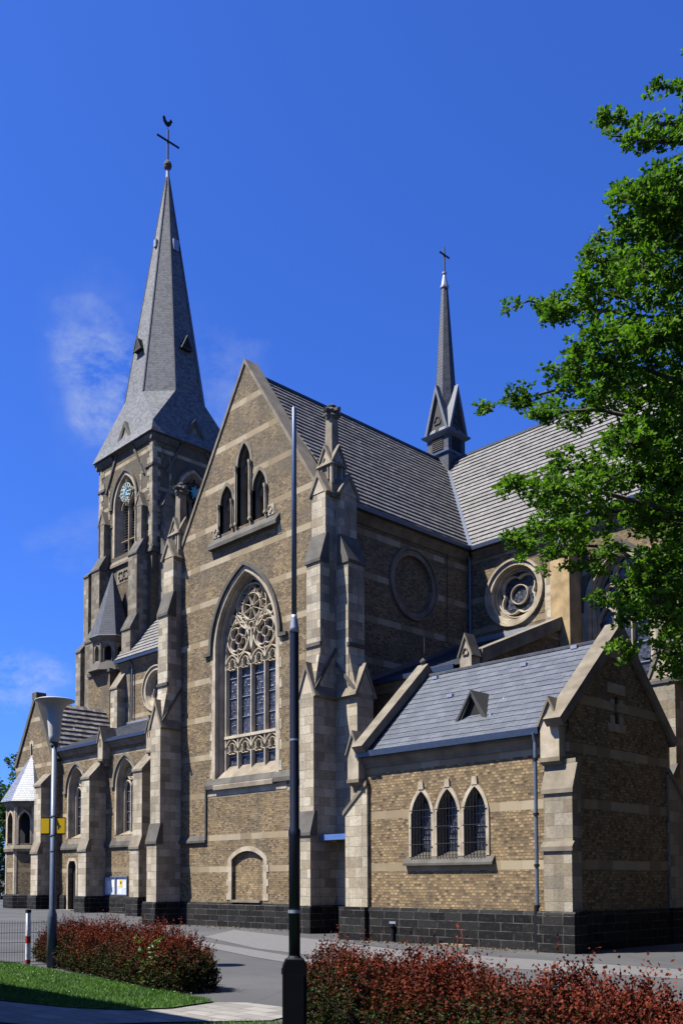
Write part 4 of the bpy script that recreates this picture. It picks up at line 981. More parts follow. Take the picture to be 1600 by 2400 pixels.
# ================================================================== TOWER
TX0, TX1, TY0, TY1, TZ = -51.75, -45.85, 30.8, 36.7, 27.8
TC = (-48.8, 33.75)
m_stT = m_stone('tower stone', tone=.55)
FT, FTe, FTw, FTn = FS(TY0), FE(TX1), FW(TX0), FN(TY1)
def bell(F, c, clockmat):
    h = arch(c, 1.15, 21.3, 24.6, 26.3)
    return h
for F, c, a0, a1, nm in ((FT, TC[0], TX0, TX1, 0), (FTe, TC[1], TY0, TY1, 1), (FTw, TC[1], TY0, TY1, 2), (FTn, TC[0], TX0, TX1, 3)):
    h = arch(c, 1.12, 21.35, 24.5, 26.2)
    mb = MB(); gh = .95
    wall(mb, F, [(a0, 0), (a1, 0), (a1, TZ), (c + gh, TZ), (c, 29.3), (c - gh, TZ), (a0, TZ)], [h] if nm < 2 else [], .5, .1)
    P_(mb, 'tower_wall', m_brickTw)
    # steep coping rising through the eaves
    mb = MB(); k = 1.64
    for s in (-1, 1):
        mb.prism(F, [(c + s * 2.15, 25.6), (c + s * 2.0, 25.6), (c, 29.15), (c, 29.5)], -.4 if nm > 9 else -.05, .10)
    mb.prism(F, [(c - .95, TZ + .05), (c + .95, TZ + .05), (c, 29.25)], -2.2, -.04)
    for s in (-1, 1): mb.prism(F, [(c + s * 1.05, TZ - .05), (c, 29.3), (c, 29.5), (c + s * 1.2, TZ - .05)], -2.2, .11)
    g = P_(mb, 'belfry_gable', m_trK)
    mb = MB(); mb.prism(F, [(c - .82, 28.0), (c + .82, 28.0), (c, 29.25)], -.05, .03); mb.fbox(F, c - 1.0, c + 1.0, 27.72, 27.95, -.02, .035); mb.build('carved_band', m_trG, g)
    if nm < 2:
        p_, ih, inn = gothic('', F, c, 1.12, 21.35, 24.5, 26.2, .6, .2, True, 10, .2, name='belfry_window', orders=3, sill=False)
        lv = MB()
        for q in range(20):
            z = 21.5 + q * .17
            lv.sideprism(F, [(-.62, z + .10), (-.46, z - .02), (-.46, z), (-.62, z + .12)], c - ih, c + ih)
        lv.build('louvre', m_louv, p_)
        t = MB(); t.strip(F, [(c, 21.3), (c, 24.7)], .12, -.5, -.28)
        for s in (-1, 1): t.strip(F, sdarc(c + s * ih / 2, ih / 2, 24.3, 24.8, 5), .08, -.5, -.3)
        for z in (22.3,): t.strip(F, [(c - ih, z), (c + ih, z)], .07, -.5, -.3)
        t.strip(F, circ(c, 25.15, .42, 18), .08, -.5, -.28, True); t.build('tracery', m_tr if nm == 0 else m_trG, p_)
        s2 = MB(); s2.sideprism(F, [(-.6, 20.7), (.16, 20.7), (.16, 20.85), (.0, 21.1), (-.6, 21.75)], c - 1.35, c + 1.35); s2.build('sloping_sill', m_trG, p_)
        # skeleton clock dial
        ck = MB(); cz = 25.0; kk = .6; c0_ = c; c = c + (.28 if nm == 0 else 0)
        ck.strip(F, circ(c, cz, .92 * kk, 36), .05, .10, .14, True); ck.strip(F, circ(c, cz, .62 * kk, 30), .035, .10, .14, True)
        for q in range(12):
            an = math.pi / 6 * q; ck.strip(F, [(c + .62 * kk * math.cos(an), cz + .62 * kk * math.sin(an)), (c + .90 * kk * math.cos(an), cz + .90 * kk * math.sin(an))], .08, .10, .15, taper=.9)
        for q in range(4):
            an = math.pi / 2 * q; ck.strip(F, [(c + .92 * kk * math.cos(an), cz + .92 * kk * math.sin(an)), (c + .8 * math.cos(an), cz + .8 * math.sin(an))], .05, -.05, .1)
        dial = P_(ck, 'clock_dial', m_gold if nm == 0 else m_iron)
        fs = MB(); 
        for q in range(8):
            an = math.pi / 4 * q; fs.strip(F, [(c, cz), (c + .34 * math.cos(an), cz + .34 * math.sin(an))], .10, .12, .17)
        fs.strip(F, circ(c, cz, .18, 16), .12, .12, .17, True); fs.build('dial_centre', m_teal if nm == 1 else m_plain('pale blue dial', (.40, .62, .66), .5), dial)
        hd = MB(); hd.strip(F, [(c - .12, cz - .1), (c + .3, cz + .28)], .05, .18, .21); hd.strip(F, [(c + .1, cz + .15), (c - .25, cz - .46)], .04, .18, .21); hd.build('clock_hand', m_gold, dial); c = c0_
        # panel of pierced tracery below the sill
        pt = MB()
        for x in (-.55, 0, .55): pt.strip(F, foil(c + x + .25, 20.05, .3, 4, math.pi / 4), .07, .0, .08, True)
        pt.fbox(F, c - .8, c + 1.25, 19.6, 20.5, -.02, .02, 0); pt.fbox(F, c - .55, c - .45, 18.2, 19.0, -.02, .03, 0); P_(pt, 'carved_panel', m_trG)
    # corner strips and strings
    mb = MB()
    for a, s in ((a0, 1), (a1, -1)):
        quoins(mb, F, a, s, 21.0, TZ - .3, .55, .32, .36, .03)
        quoins(mb, F, a + s * 1.15, s, 21.0, TZ - 1.2, .16, .05, .36, .02)
    P_(mb, 'quoin', m_stone('tower quoins', .34, .36, .8) if nm == 0 else bpy.data.materials['tower quoins'])
    mb = MB(); mb.sideprism(F, [(0, 20.75), (.13, 20.75), (.13, 20.9), (0, 21.15)], a0 - .1, c - 1.35); mb.sideprism(F, [(0, 20.75), (.13, 20.75), (.13, 20.9), (0, 21.15)], c + 1.35, a1 + .1)
    for s in (-1, 1):
        a, b = sorted((c + s * 3.05, c + s * 2.2)); mb.fbox(F, a, b, 25.85, 25.98, 0, .09)
        a, b = sorted((c + s * 2.2, c + s * 1.35)); mb.fbox(F, a, b, 23.3, 23.4, 0, .05)
    mb.sideprism(F, [(-.02, TZ - .45), (.08, TZ - .45), (.22, TZ - .2), (.22, TZ - .1), (-.02, TZ - .1)], a0 - .2, c - 1.25); mb.sideprism(F, [(-.02, TZ - .45), (.08, TZ - .45), (.22, TZ - .2), (.22, TZ - .1), (-.02, TZ - .1)], c + 1.25, a1 + .2)
    P_(mb, 'string_course', m_trK)
    # angle buttresses with niche gablets
    for s in (-1, 1):
        e = c + s * 2.95; q0, q1 = sorted((e - s * .45, e - s * 1.35))
        b = MB(); b.fbox(F, q0, q1, 0, 16.3, -.1, 1.15); b.fbox(F, q0, q1, 16.3, 20.7, -.1, .75); b.fbox(F, q0 + .1, q1 - .1, 20.7, 23.6, -.1, .32); 
        bb = P_(b, 'tower_buttress', m_stT)
        w_ = MB(); weather(w_, F, q0, q1, 16.2, 17.0, 1.15, .75); weather(w_, F, q0, q1, 20.7, 21.5, .75, .32); w_.build('weathering', m_trK, bb)
        g = MB(); gable_cap(g, F, q0 + .1, q1 - .1, 23.6, 24.3, -.1, .34, .07); g.strip(F, [(q0 + .15, 21.6), (q0 + .15, 23.6)], .08, .3, .38); g.strip(F, [(q1 - .15, 21.6), (q1 - .15, 23.6)], .08, .3, .38); g.build('niche_gablet', [m_trG, m_trG], bb)
# stair turret on the tower
sx, sy = -49.05, 30.15
mb = MB(); mb.box((-50.35, 29.35, 9), (-47.95, TY0, 13.85)); st_ = P_(mb, 'stair_turret_base', m_brickP)
mb = MB(); mb.box((-50.42, 29.27, 13.85), (-47.88, TY0, 14.05)); octprof(mb, sx, sy, [(1.3, 14.0), (1.0, 14.55)]); mb.build('string_course', m_trK, st_)
stt = oct_body(sx, sy, 1.0, 14.2, 15.9, m_stD, 'stair_turret', lambda s: arch(0, s * .5, 14.6, 15.2, 15.5, n=5), rev=.2)
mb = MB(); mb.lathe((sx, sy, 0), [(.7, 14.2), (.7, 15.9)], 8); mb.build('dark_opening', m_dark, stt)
mb = MB()
for k in range(8):
    F = octface(sx, sy, 1.0, k); s = math.tan(math.pi / 8); mb.strip(F, [(-s, 14.3), (-s, 15.8)], .14, -.02, .05); mb.strip(F, arch(0, s * .5, 14.6, 15.2, 15.5, -.04, n=5), .07, -.02, .03)
octprof(mb, sx, sy, [(1.05, 15.75), (1.15, 15.85), (1.2, 16.0)]); mb.build('stone_trim', m_trG, stt)
mb = MB(); octprof(mb, sx, sy, [(1.28, 16.0), (1.22, 16.1), (.03, 20.1)]); P_(mb, 'stair_turret_roof', m_slate('turret slates', .15, .12, (.045, .05, .062), (.085, .092, .11), .6, .2))
simple_buttress(FT, -52.3, -51.75, [(9, 15.8, 1.2), (16.4, 20.6, .7), (21.2, 21.25, .0)], mat=m_stD)
simple_buttress(FTw, 30.85, 31.7, [(9, 15.8, 1.0), (16.4, 20.6, .6), (21.2, 21.25, .0)], mat=m_stD)
# broach spire
cx, cy = TC
def sq(h, z): return [Vector((cx + h, cy + h, z)), Vector((cx - h, cy + h, z)), Vector((cx - h, cy - h, z)), Vector((cx + h, cy - h, z))]
O = octring(cx, cy, 2.38, 31.2); S = sq(3.28, TZ - .02); T_ = octring(cx, cy, .10, 46.3)
S2 = sq(3.02, 28.5)
mb = MB(); O2 = O
mb.band(O, T_, 0, True); mb.poly(T_)
# O index k at angle 22.5+45k; corners of S: NE, NW, SW, SE
pair = {0: (0, 1), 1: (2, 3), 2: (4, 5), 3: (6, 7)}
mb.band(S, S2, 0, True)
for c in range(4):
    a, b = pair[c]
    mb.poly([S2[c], O[a], O[b]])
    nb, na = (c + 1) % 4, pair[(c + 1) % 4][0]
    mb.poly([S2[c], O[b], O[na], S2[nb]])
mb.poly(S)
sp = P_(mb, 'spire', m_slateF)
mb = MB()
for k in range(8): mb.tube([O[k], T_[k]], .045, 4)
mb.build('hip_flashing', m_slateD, sp)
mb = MB(); mb.lathe((cx, cy, 0), [(.16, 45.7), (.10, 46.9)], 10); mb.build('lead_cap', m_lead, sp)
def lucarne(k, f, s, parent, boxy=False):
    a = (O[k] + O[(k + 1) % 8]) / 2; b = (T_[k] + T_[(k + 1) % 8]) / 2; p = a.lerp(b, f)
    an = math.pi / 4 * (k + 1); n = Vector((math.cos(an), math.sin(an), 0)); F = Fr(p, Vector((-n.y, n.x, 0)), n)
    m = MB()
    if boxy: m.fbox(F, -s, s, -.1, s * 3, -.5, .12); return m.build('spire_hatch', m_lead, parent)
    m.prism(F, [(-s, 0), (s, 0), (0, s * 2.1)], -.6, s * .75); u = m.build('spire_lucarne', m_dark, parent)
    m = MB(); m.strip(F, [(-s, 0), (s, 0), (0, s * 2.1)], .08, s * .6, s * .82, True, taper=.8); m.build('lucarne_frame', m_louv, parent)
for k in (5, 7): lucarne(k, .20, .38, sp)
lucarne(7, .66, .2, sp, True); lucarne(5, .68, .12, sp, True)
def cross(x, y, z0, zb, z1, hw, r, parent):
    m = MB(); m.box((x - r, y - r, z0), (x + r, y + r, z1)); m.box((x - r * .9, y - hw, zb - r), (x + r * .9, y + hw, zb + r)); return m.build('cross', m_iron, parent)
mb = MB(); mb.lathe((cx, cy, 0), [(.05, 46.75), (.22, 46.95), (.27, 47.12), (.22, 47.3), (.05, 47.5)], 12); mb.build('orb', m_trK, sp)
cross(cx, cy, 47.4, 48.75, 49.5, .86, .045, sp)
mb = MB(); F = Fr((cx, cy, 0), (.3, .954, 0), (.954, -.3, 0))
mb.prism(F, [(-.05, 49.72), (.1, 49.75), (.2, 49.88), (.24, 50.05), (.3, 50.08), (.24, 50.14), (.2, 50.22), (.12, 50.2), (.08, 50.05), (-.04, 49.98), (-.14, 50.1), (-.2, 50.3), (-.32, 50.34), (-.36, 50.2), (-.3, 50.0), (-.18, 49.82)], -.04, .04); mb.tube([(cx, cy, 49.4), (cx, cy, 49.85)], .02, 4)
mb.build('weathercock', m_iron, sp)
# ================================================================== ridge turret over the crossing
rx, ry = XC, YR
m_clad = m_plain('dull lead cladding', (.13, .14, .16), .6, 0, .2)
def sqb(h, z): return [Vector((rx + h, ry + h, z)), Vector((rx - h, ry + h, z)), Vector((rx - h, ry - h, z)), Vector((rx + h, ry - h, z))]
def sqprof(mb, prof, mi=0):
    rs = [sqb(h, z) for h, z in prof]
    for a, b in zip(rs, rs[1:]): mb.band(a, b, mi, True)
    mb.poly(rs[0], mi); mb.poly(rs[-1], mi)
mb = MB(); sqprof(mb, [(.60, 18.3), (.60, 20.75)]); sqprof(mb, [(.60, 20.75), (.60, 21.6)]); rtur = P_(mb, 'ridge_turret', m_slateD)
mb = MB(); sqprof(mb, [(.61, 20.68), (.68, 20.74), (.68, 20.82), (.61, 20.88)]); sqprof(mb, [(.61, 21.52), (.76, 21.62), (.80, 21.7), (.61, 21.72)]); mb.build('cornice', m_zinc, rtur)
for k in range(4):
    an = math.pi / 2 * k; n = (math.cos(an), math.sin(an), 0); u = (-math.sin(an), math.cos(an), 0); F = Fr((rx, ry, 0), u, n)
    lv = MB()
    for q in range(6): lv.sideprism(F, [(.605, 20.98 + q * .09), (.64, 20.94 + q * .09), (.64, 20.955 + q * .09), (.605, 21.0 + q * .09)], -.3, .3)
    lv.fbox(F, -.33, .33, 20.9, 21.52, .59, .603, 1); lv.build('louvre', [m_louv, m_dark], rtur)
    g = MB(); g.prism(F, [(-.55, 21.7), (.55, 21.7), (0, 23.65)], .1, .60, 1)
    g.prism(F, [(-.68, 21.68), (-.55, 21.68), (0, 23.6), (0, 23.95)], .1, .72, 0); g.prism(F, [(.68, 21.68), (.55, 21.68), (0, 23.6), (0, 23.95)], .1, .72, 0)
    g.strip(F, foil(0, 22.3, .2, 3), .05, .6, .64, True, 1); g.build('gable', [m_clad, m_louv], rtur)
mb = MB()
o1 = octring(rx, ry, .50, 21.7); o2 = octring(rx, ry, .44, 23.9); o3 = octring(rx, ry, .14, 28.75)
mb.band(o1, o2, 0, True); mb.band(o2, o3, 0, True); mb.poly(o3); spi = mb.build('spirelet', m_slateD, rtur)
mb = MB(); octprof(mb, rx, ry, [(.15, 28.68), (.19, 28.72), (.19, 28.8), (.16, 28.82)]); octprof(mb, rx, ry, [(.15, 28.82), (.05, 29.4)]); octprof(mb, rx, ry, [(.05, 29.35), (.10, 29.4), (.1, 29.46), (.04, 29.5)]); mb.build('lead_cap', m_lead, rtur)
cross(rx, ry, 29.4, 30.3, 30.65, .36, .028, rtur)
# ================================================================== GROUND AND SURFACES
def gz(x, y): return max(0., (-x - 31) * .014) if x < -31 else 0.
def sheet(name, pts, z, mat, kind='structure', thick=0.):
    mb = MB(); mb.fill([[Vector((x, y, z)) for x, y in pts]])
    if thick: mb.band([Vector((x, y, z)) for x, y in pts], [Vector((x, y, z - thick)) for x, y in pts], 0, True)
    o = mb.build(name, mat); o['kind'] = kind; return o
mb = MB(); xs_ = [-600, -300, -150, -90, -70, -55, -45, -38, -31, -20, -10, 0, 40, 150, 600]
for a, b in zip(xs_, xs_[1:]): mb.poly([(a, -600, gz(a, 0)), (b, -600, gz(b, 0)), (b, 600, gz(b, 0)), (a, 600, gz(a, 0))])
g_ = mb.build('ground', m_asphalt()); g_['kind'] = 'structure'
m_as2 = m_plain('pale worn asphalt', (.115, .112, .110), .9, var=.14, scale=5)
m_as3 = m_plain('new dark asphalt', (.05, .05, .053), .9, var=.2, scale=6)
sheet('road_patch', [(-25.6, 20.6), (-21.5, 19.4), (-17.5, 18.1), (-12.6, 17.2), (-8, 17.2), (-4, 18.4), (-4, 16.0), (-10, 15.2), (-14, 14.4), (-18, 15.2), (-23, 17.4)], .004, m_as2)
sheet('road_patch', [(-22, 15.6), (-16, 13.4), (-12.2, 12.3), (-12.6, 13.2), (-17, 14.6), (-22, 16.2)], .008, m_as2)
sheet('road_patch', [(-19.0, 18.55), (-14.0, 17.0), (-13.6, 17.3), (-18.6, 18.9)], .012, m_as3)
# paved path and lawns
M = Mat('concrete paving slabs'); v, f = M.bricktex(.5, .25, .01)
c = M.ramp(v, [(0, (.16, .15, .135)), (1, (.25, .235, .21))]); c = M.mix(M.mr(M.noise(3, 6), .5, .7, 0, .4), c, (.08, .08, .07)); c = M.mix(M.math('MULTIPLY', f, .6), c, (.05, .05, .045)); M.bump(M.math('SUBTRACT', M.noise(40, 3), f), .4, .01)
m_pave = M.set(c, .9)
sheet('path', [(-10.2, 7.95), (-9.9, 8.2), (-9.2, 8.25), (-8.6, 7.8), (-8.45, 7.35), (-8.75, 6.95), (-9.1, 6.5), (-9.4, 6.0), (-9.9, 5.2), (-11.5, 4.6), (-18, 4.2), (-18, 4.9), (-12.6, 5.8), (-11.0, 6.2), (-10.3, 6.6), (-10.05, 7.1)], .016, m_pave)
M = Mat('lawn soil and turf'); c = M.ramp(M.noise(6, 6), [(.35, (.018, .04, .008)), (.6, (.04, .085, .014))]); m_turf = M.set(c, .95)
lawnL = [(-18.6, 4.9), (-18.6, 8.7), (-17.6, 8.75), (-15.6, 8.55), (-13.2, 8.3), (-11.5, 8.1), (-10.25, 7.9), (-10.1, 7.1), (-10.35, 6.62), (-11.0, 6.22), (-12.6, 5.82), (-18, 4.92)]
lawnR = [(-8.45, 7.0), (-8.0, 7.35), (-7.6, 7.6), (-3.0, 6.4), (-2.0, 3.0), (-6, 2.5), (-8.6, 5.2), (-8.9, 6.3)]
sheet('lawn', lawnL, .03, m_turf, thick=.05); sheet('lawn', lawnR, .03, m_turf, thick=.05)
def inside(p, poly):
    r = False; j = len(poly) - 1
    for i in range(len(poly)):
        a, b = poly[i], poly[j]
        if (a[1] > p[1]) != (b[1] > p[1]) and p[0] < (b[0] - a[0]) * (p[1] - a[1]) / (b[1] - a[1]) + a[0]: r = not r
        j = i
    return r
rng = np.random.default_rng(5)
def mesh_np(name, V, Fc, mats, mi=None, parent=None):
    me = bpy.data.meshes.new(name); n = len(V); k = Fc.shape[1]
    me.vertices.add(n); me.vertices.foreach_set('co', V.astype(np.float32).ravel())
    me.loops.add(Fc.size); me.loops.foreach_set('vertex_index', Fc.astype(np.int32).ravel())
    me.polygons.add(len(Fc)); me.polygons.foreach_set('loop_start', np.arange(0, Fc.size, k, dtype=np.int32)); me.polygons.foreach_set('loop_total', np.full(len(Fc), k, dtype=np.int32))
    if not isinstance(mats, (list, tuple)): mats = [mats]
    for x in mats: me.materials.append(x)
    if mi is not None: me.polygons.foreach_set('material_index', mi.astype(np.int32))
    me.update(calc_edges=True); me.validate()
    o = bpy.data.objects.new(name, me); COL.objects.link(o)
    if parent is not None: put(o, parent)
    return o
def unit(v): return v / np.linalg.norm(v, axis=-1, keepdims=True)
def grass(poly, n, h=.045, seed=1):
    r = np.random.default_rng(seed); P = np.array(poly); lo, hi = P.min(0), P.max(0); pts = []
    while len(pts) < n:
        q = r.uniform(lo, hi, (n, 2)); pts += [p for p in q if inside(p, poly)]
    B = np.c_[np.array(pts[:n]), np.full(n, .028)]; a = r.uniform(0, 2 * np.pi, n); w = .006
    t = np.c_[np.cos(a), np.sin(a), np.zeros(n)] * w; L = np.c_[r.normal(0, .02, (n, 2)), r.uniform(.5, 1.3, n) * h]
    V = np.stack([B - t, B + t, B + L], 1).reshape(-1, 3); return V, np.arange(3 * n).reshape(n, 3)
m_grass = m_leaf('grass blades', (.035, .10, .008), (.09, .20, .02), .25, .6, .9)
for i, (pl, n) in enumerate(((lawnL, 60000), (lawnR, 26000))):
    V, Fc = grass(pl, n, seed=i + 1); o = mesh_np('grass', V, Fc, m_grass); tag(o, 'short green grass on the lawn beside the paved path' if i == 0 else 'short grass strip under the right red hedge', 'grass', kind='stuff')
V = []; Fc = []
for i in range(80):
    while True:
        p = rng.uniform((-18, 5), (-10, 8.5))
        if inside(p, lawnL): break
    k = len(V); r_ = .012
    for j in range(6): V.append((p[0] + r_ * math.cos(j * 1.047), p[1] + r_ * math.sin(j * 1.047), .085))
    Fc.append([k, k + 1, k + 2, k + 3]); Fc.append([k, k + 3, k + 4, k + 5])
o = mesh_np('daisies', np.array(V), np.array(Fc), m_plain('daisy petals', (.75, .75, .7), .7)); tag(o, 'small white daisies dotted over the lawn', 'flowers', kind='stuff')

# ================================================================== FOLIAGE
def leaves(C, Dr, L, Wd, seed, fold=.25):
    """kite leaves at centres C pointing along Dr"""
    r = np.random.default_rng(seed); n = len(C); Dr = unit(Dr); s = unit(np.cross(Dr, r.normal(size=(n, 3)))); u = np.cross(s, Dr)
    L = L[:, None]; Wd = Wd[:, None]
    v0 = C; v1 = C + Dr * L * .45 + s * Wd - u * Wd * fold; v2 = C + Dr * L * .95 - u * L * .08; v3 = C + Dr * L * .45 - s * Wd - u * Wd * fold; v4 = C + Dr * L * .5
    V = np.stack([v0, v1, v2, v3, v4], 1).reshape(-1, 3); k = np.arange(n)[:, None] * 5
    F_ = np.concatenate([k + [0, 1, 4], k + [1, 2, 4], k + [4, 2, 3], k + [0, 4, 3]], 0); return V, F_
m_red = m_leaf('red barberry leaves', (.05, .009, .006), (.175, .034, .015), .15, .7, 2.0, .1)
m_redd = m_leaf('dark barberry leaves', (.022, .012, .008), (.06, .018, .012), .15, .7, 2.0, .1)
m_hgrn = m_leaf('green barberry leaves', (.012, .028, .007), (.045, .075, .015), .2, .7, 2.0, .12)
m_twig = m_plain('twigs', (.05, .03, .022), .8)
m_bark = m_plain('grey brown bark', (.07, .058, .045), .9, scale=14, var=.4)
def hedge(path, name, label, seed, nshoot, w=.55, group=None):
    """path: (x, y, height, halfwidth)"""
    r = np.random.default_rng(seed); e = empty(name, (path[0][0], path[0][1], 0), label, 'hedge')
    P = np.array(path); seg_ = np.linalg.norm(np.diff(P[:, :2], axis=0), axis=1); cum = np.r_[0, np.cumsum(seg_)]; T = cum[-1]
    t = r.uniform(-.15, T + .15, nshoot); tc_ = np.clip(t, 0, T); Q = np.stack([np.interp(tc_, cum, P[:, i]) for i in range(4)], 1)
    dx = np.gradient(P[:, 0]); dy = np.gradient(P[:, 1]); D = np.stack([np.interp(tc_, cum, dx), np.interp(tc_, cum, dy)], 1); D = unit(D); N = np.stack([-D[:, 1], D[:, 0]], 1)
    # shoots: dense rounded mass plus upright sprays along the top
    side = r.uniform(-1, 1, nshoot); lump = .09 * np.sin(tc_ * 3.1 + seed) + .08 * np.sin(tc_ * 8.3 + 2) + .05 * np.sin(tc_ * 17) - .04
    top = (Q[:, 2] + lump) * (1 - .38 * np.abs(side) ** 2.6); zf = r.uniform(.0, 1, nshoot) ** .8
    endt = np.minimum(1, (np.minimum(t + .15, T + .15 - t) / .45)); endt = np.clip(endt, .05, 1) ** .5; top = top * (.55 + .45 * endt)
    wz = np.sin(np.clip(zf, 0, 1) * np.pi * .62 + .55); base = np.c_[Q[:, :2] + D * (t - tc_)[:, None] + N * (side * Q[:, 3] * (0.75 + .3 * wz) * (.6 + .4 * endt))[:, None], zf * top]
    out = np.c_[N * (side * .9)[:, None], np.full(nshoot, .55)] + r.normal(0, .45, (nshoot, 3)); out = unit(out)
    spray = (zf > .80) & (r.random(nshoot) < .42); out[spray] = unit(np.c_[r.normal(0, .28, (spray.sum(), 2)), np.ones(spray.sum())])
    ln = r.uniform(.07, .15, nshoot); ln[spray] = r.uniform(.12, .30, spray.sum()) * np.where(r.random(spray.sum()) < .10, 1.8, 1)
    nl = 9; Cs = []; Ds = []; red = []; tw = MB()
    for i in range(nl):
        f = (i + .6) / nl; c = base + out * (ln * f)[:, None]; ph = r.uniform(0, 6.28, nshoot); d = out * .8 + unit(r.normal(size=(nshoot, 3))) * .9
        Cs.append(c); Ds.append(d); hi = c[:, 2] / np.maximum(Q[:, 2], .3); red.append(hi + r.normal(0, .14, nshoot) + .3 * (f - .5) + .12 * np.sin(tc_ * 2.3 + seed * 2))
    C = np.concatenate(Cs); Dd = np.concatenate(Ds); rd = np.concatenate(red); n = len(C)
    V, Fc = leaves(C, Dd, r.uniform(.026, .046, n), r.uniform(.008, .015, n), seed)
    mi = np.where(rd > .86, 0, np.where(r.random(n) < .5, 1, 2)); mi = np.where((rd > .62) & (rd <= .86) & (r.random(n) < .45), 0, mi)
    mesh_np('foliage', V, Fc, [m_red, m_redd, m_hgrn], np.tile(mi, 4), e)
    for i in range(0, nshoot, max(1, nshoot // 900)): tw.tube([base[i] - out[i] * .05, base[i] + out[i] * ln[i]], .0025, 3, cap=False)
    tw.build('twig', m_twig, e, uv=False, fix=False)['kind'] = 'stuff'
    st = MB()
    for i in range(int(T * 16)):
        q = r.uniform(0, T); x, y, h_ = [np.interp(q, cum, P[:, j]) for j in range(3)]; a, b = r.normal(0, .09, 2); st.tube([(x + a, y + b, -.02), (x + a * 2, y + b * 2, h_ * .35), (x + a * 3.4 + r.normal(0, .05), y + b * 3.4, h_ * .8)], [.013, .009, .004], 4, cap=False)
    st.build('stems', m_bark, e, uv=False, fix=False)['kind'] = 'stuff'
    return e
hedge([(-18.3, 9.95, .64, .42), (-16.3, 9.45, .70, .5), (-14.2, 8.98, .74, .52), (-12.7, 8.65, .76, .50), (-11.45, 8.45, .78, .42)], 'hedge', 'clipped red barberry hedge left of the driveway gap, behind the lawn', 3, 17000)
hedge([(-7.9, 7.75, .84, .40), (-7.2, 7.65, .74, .5), (-6.0, 7.35, .72, .5), (-4.6, 7.0, .70, .5), (-3.2, 6.65, .68, .5), (-1.6, 6.2, .70, .5)], 'hedge', 'long red barberry hedge right of the dark mast, along the bottom edge', 8, 19000)
# leafy sapling shoots growing through the left hedge
def rosettes(C, Rr, n_per, L, seed, up=.35):
    r = np.random.default_rng(seed); n = len(C); Cc = np.repeat(C, n_per, 0); d = unit(r.normal(size=(n * n_per, 3))); d[:, 2] = d[:, 2] * .6 + up * .3
    Cc = Cc + d * r.uniform(.0, .4, (n * n_per, 1)) * Rr; l = r.uniform(.7, 1.2, n * n_per) * L
    return leaves(Cc, d, l, l * .30, seed + 1, .3)
r_ = np.random.default_rng(12); C = np.c_[r_.normal(-12.1, .2, 60), r_.normal(8.12, .08, 60), r_.uniform(.15, .8, 60)]
V, Fc = rosettes(C, .05, 6, .055, 4); e_ = empty('sapling', (-12.1, 8.15, 0), 'pale green leafy sapling growing out of the front of the left hedge', 'plant'); mesh_np('foliage', V, Fc, m_leaf('pale sapling leaves', (.05, .10, .02), (.10, .16, .04), .3), None, e_)
mb = MB(); [mb.tube([(-12.1, 8.2, 0), tuple(c)], .004, 4) for c in C[::4]]; mb.build('stem', m_twig, e_, uv=False)
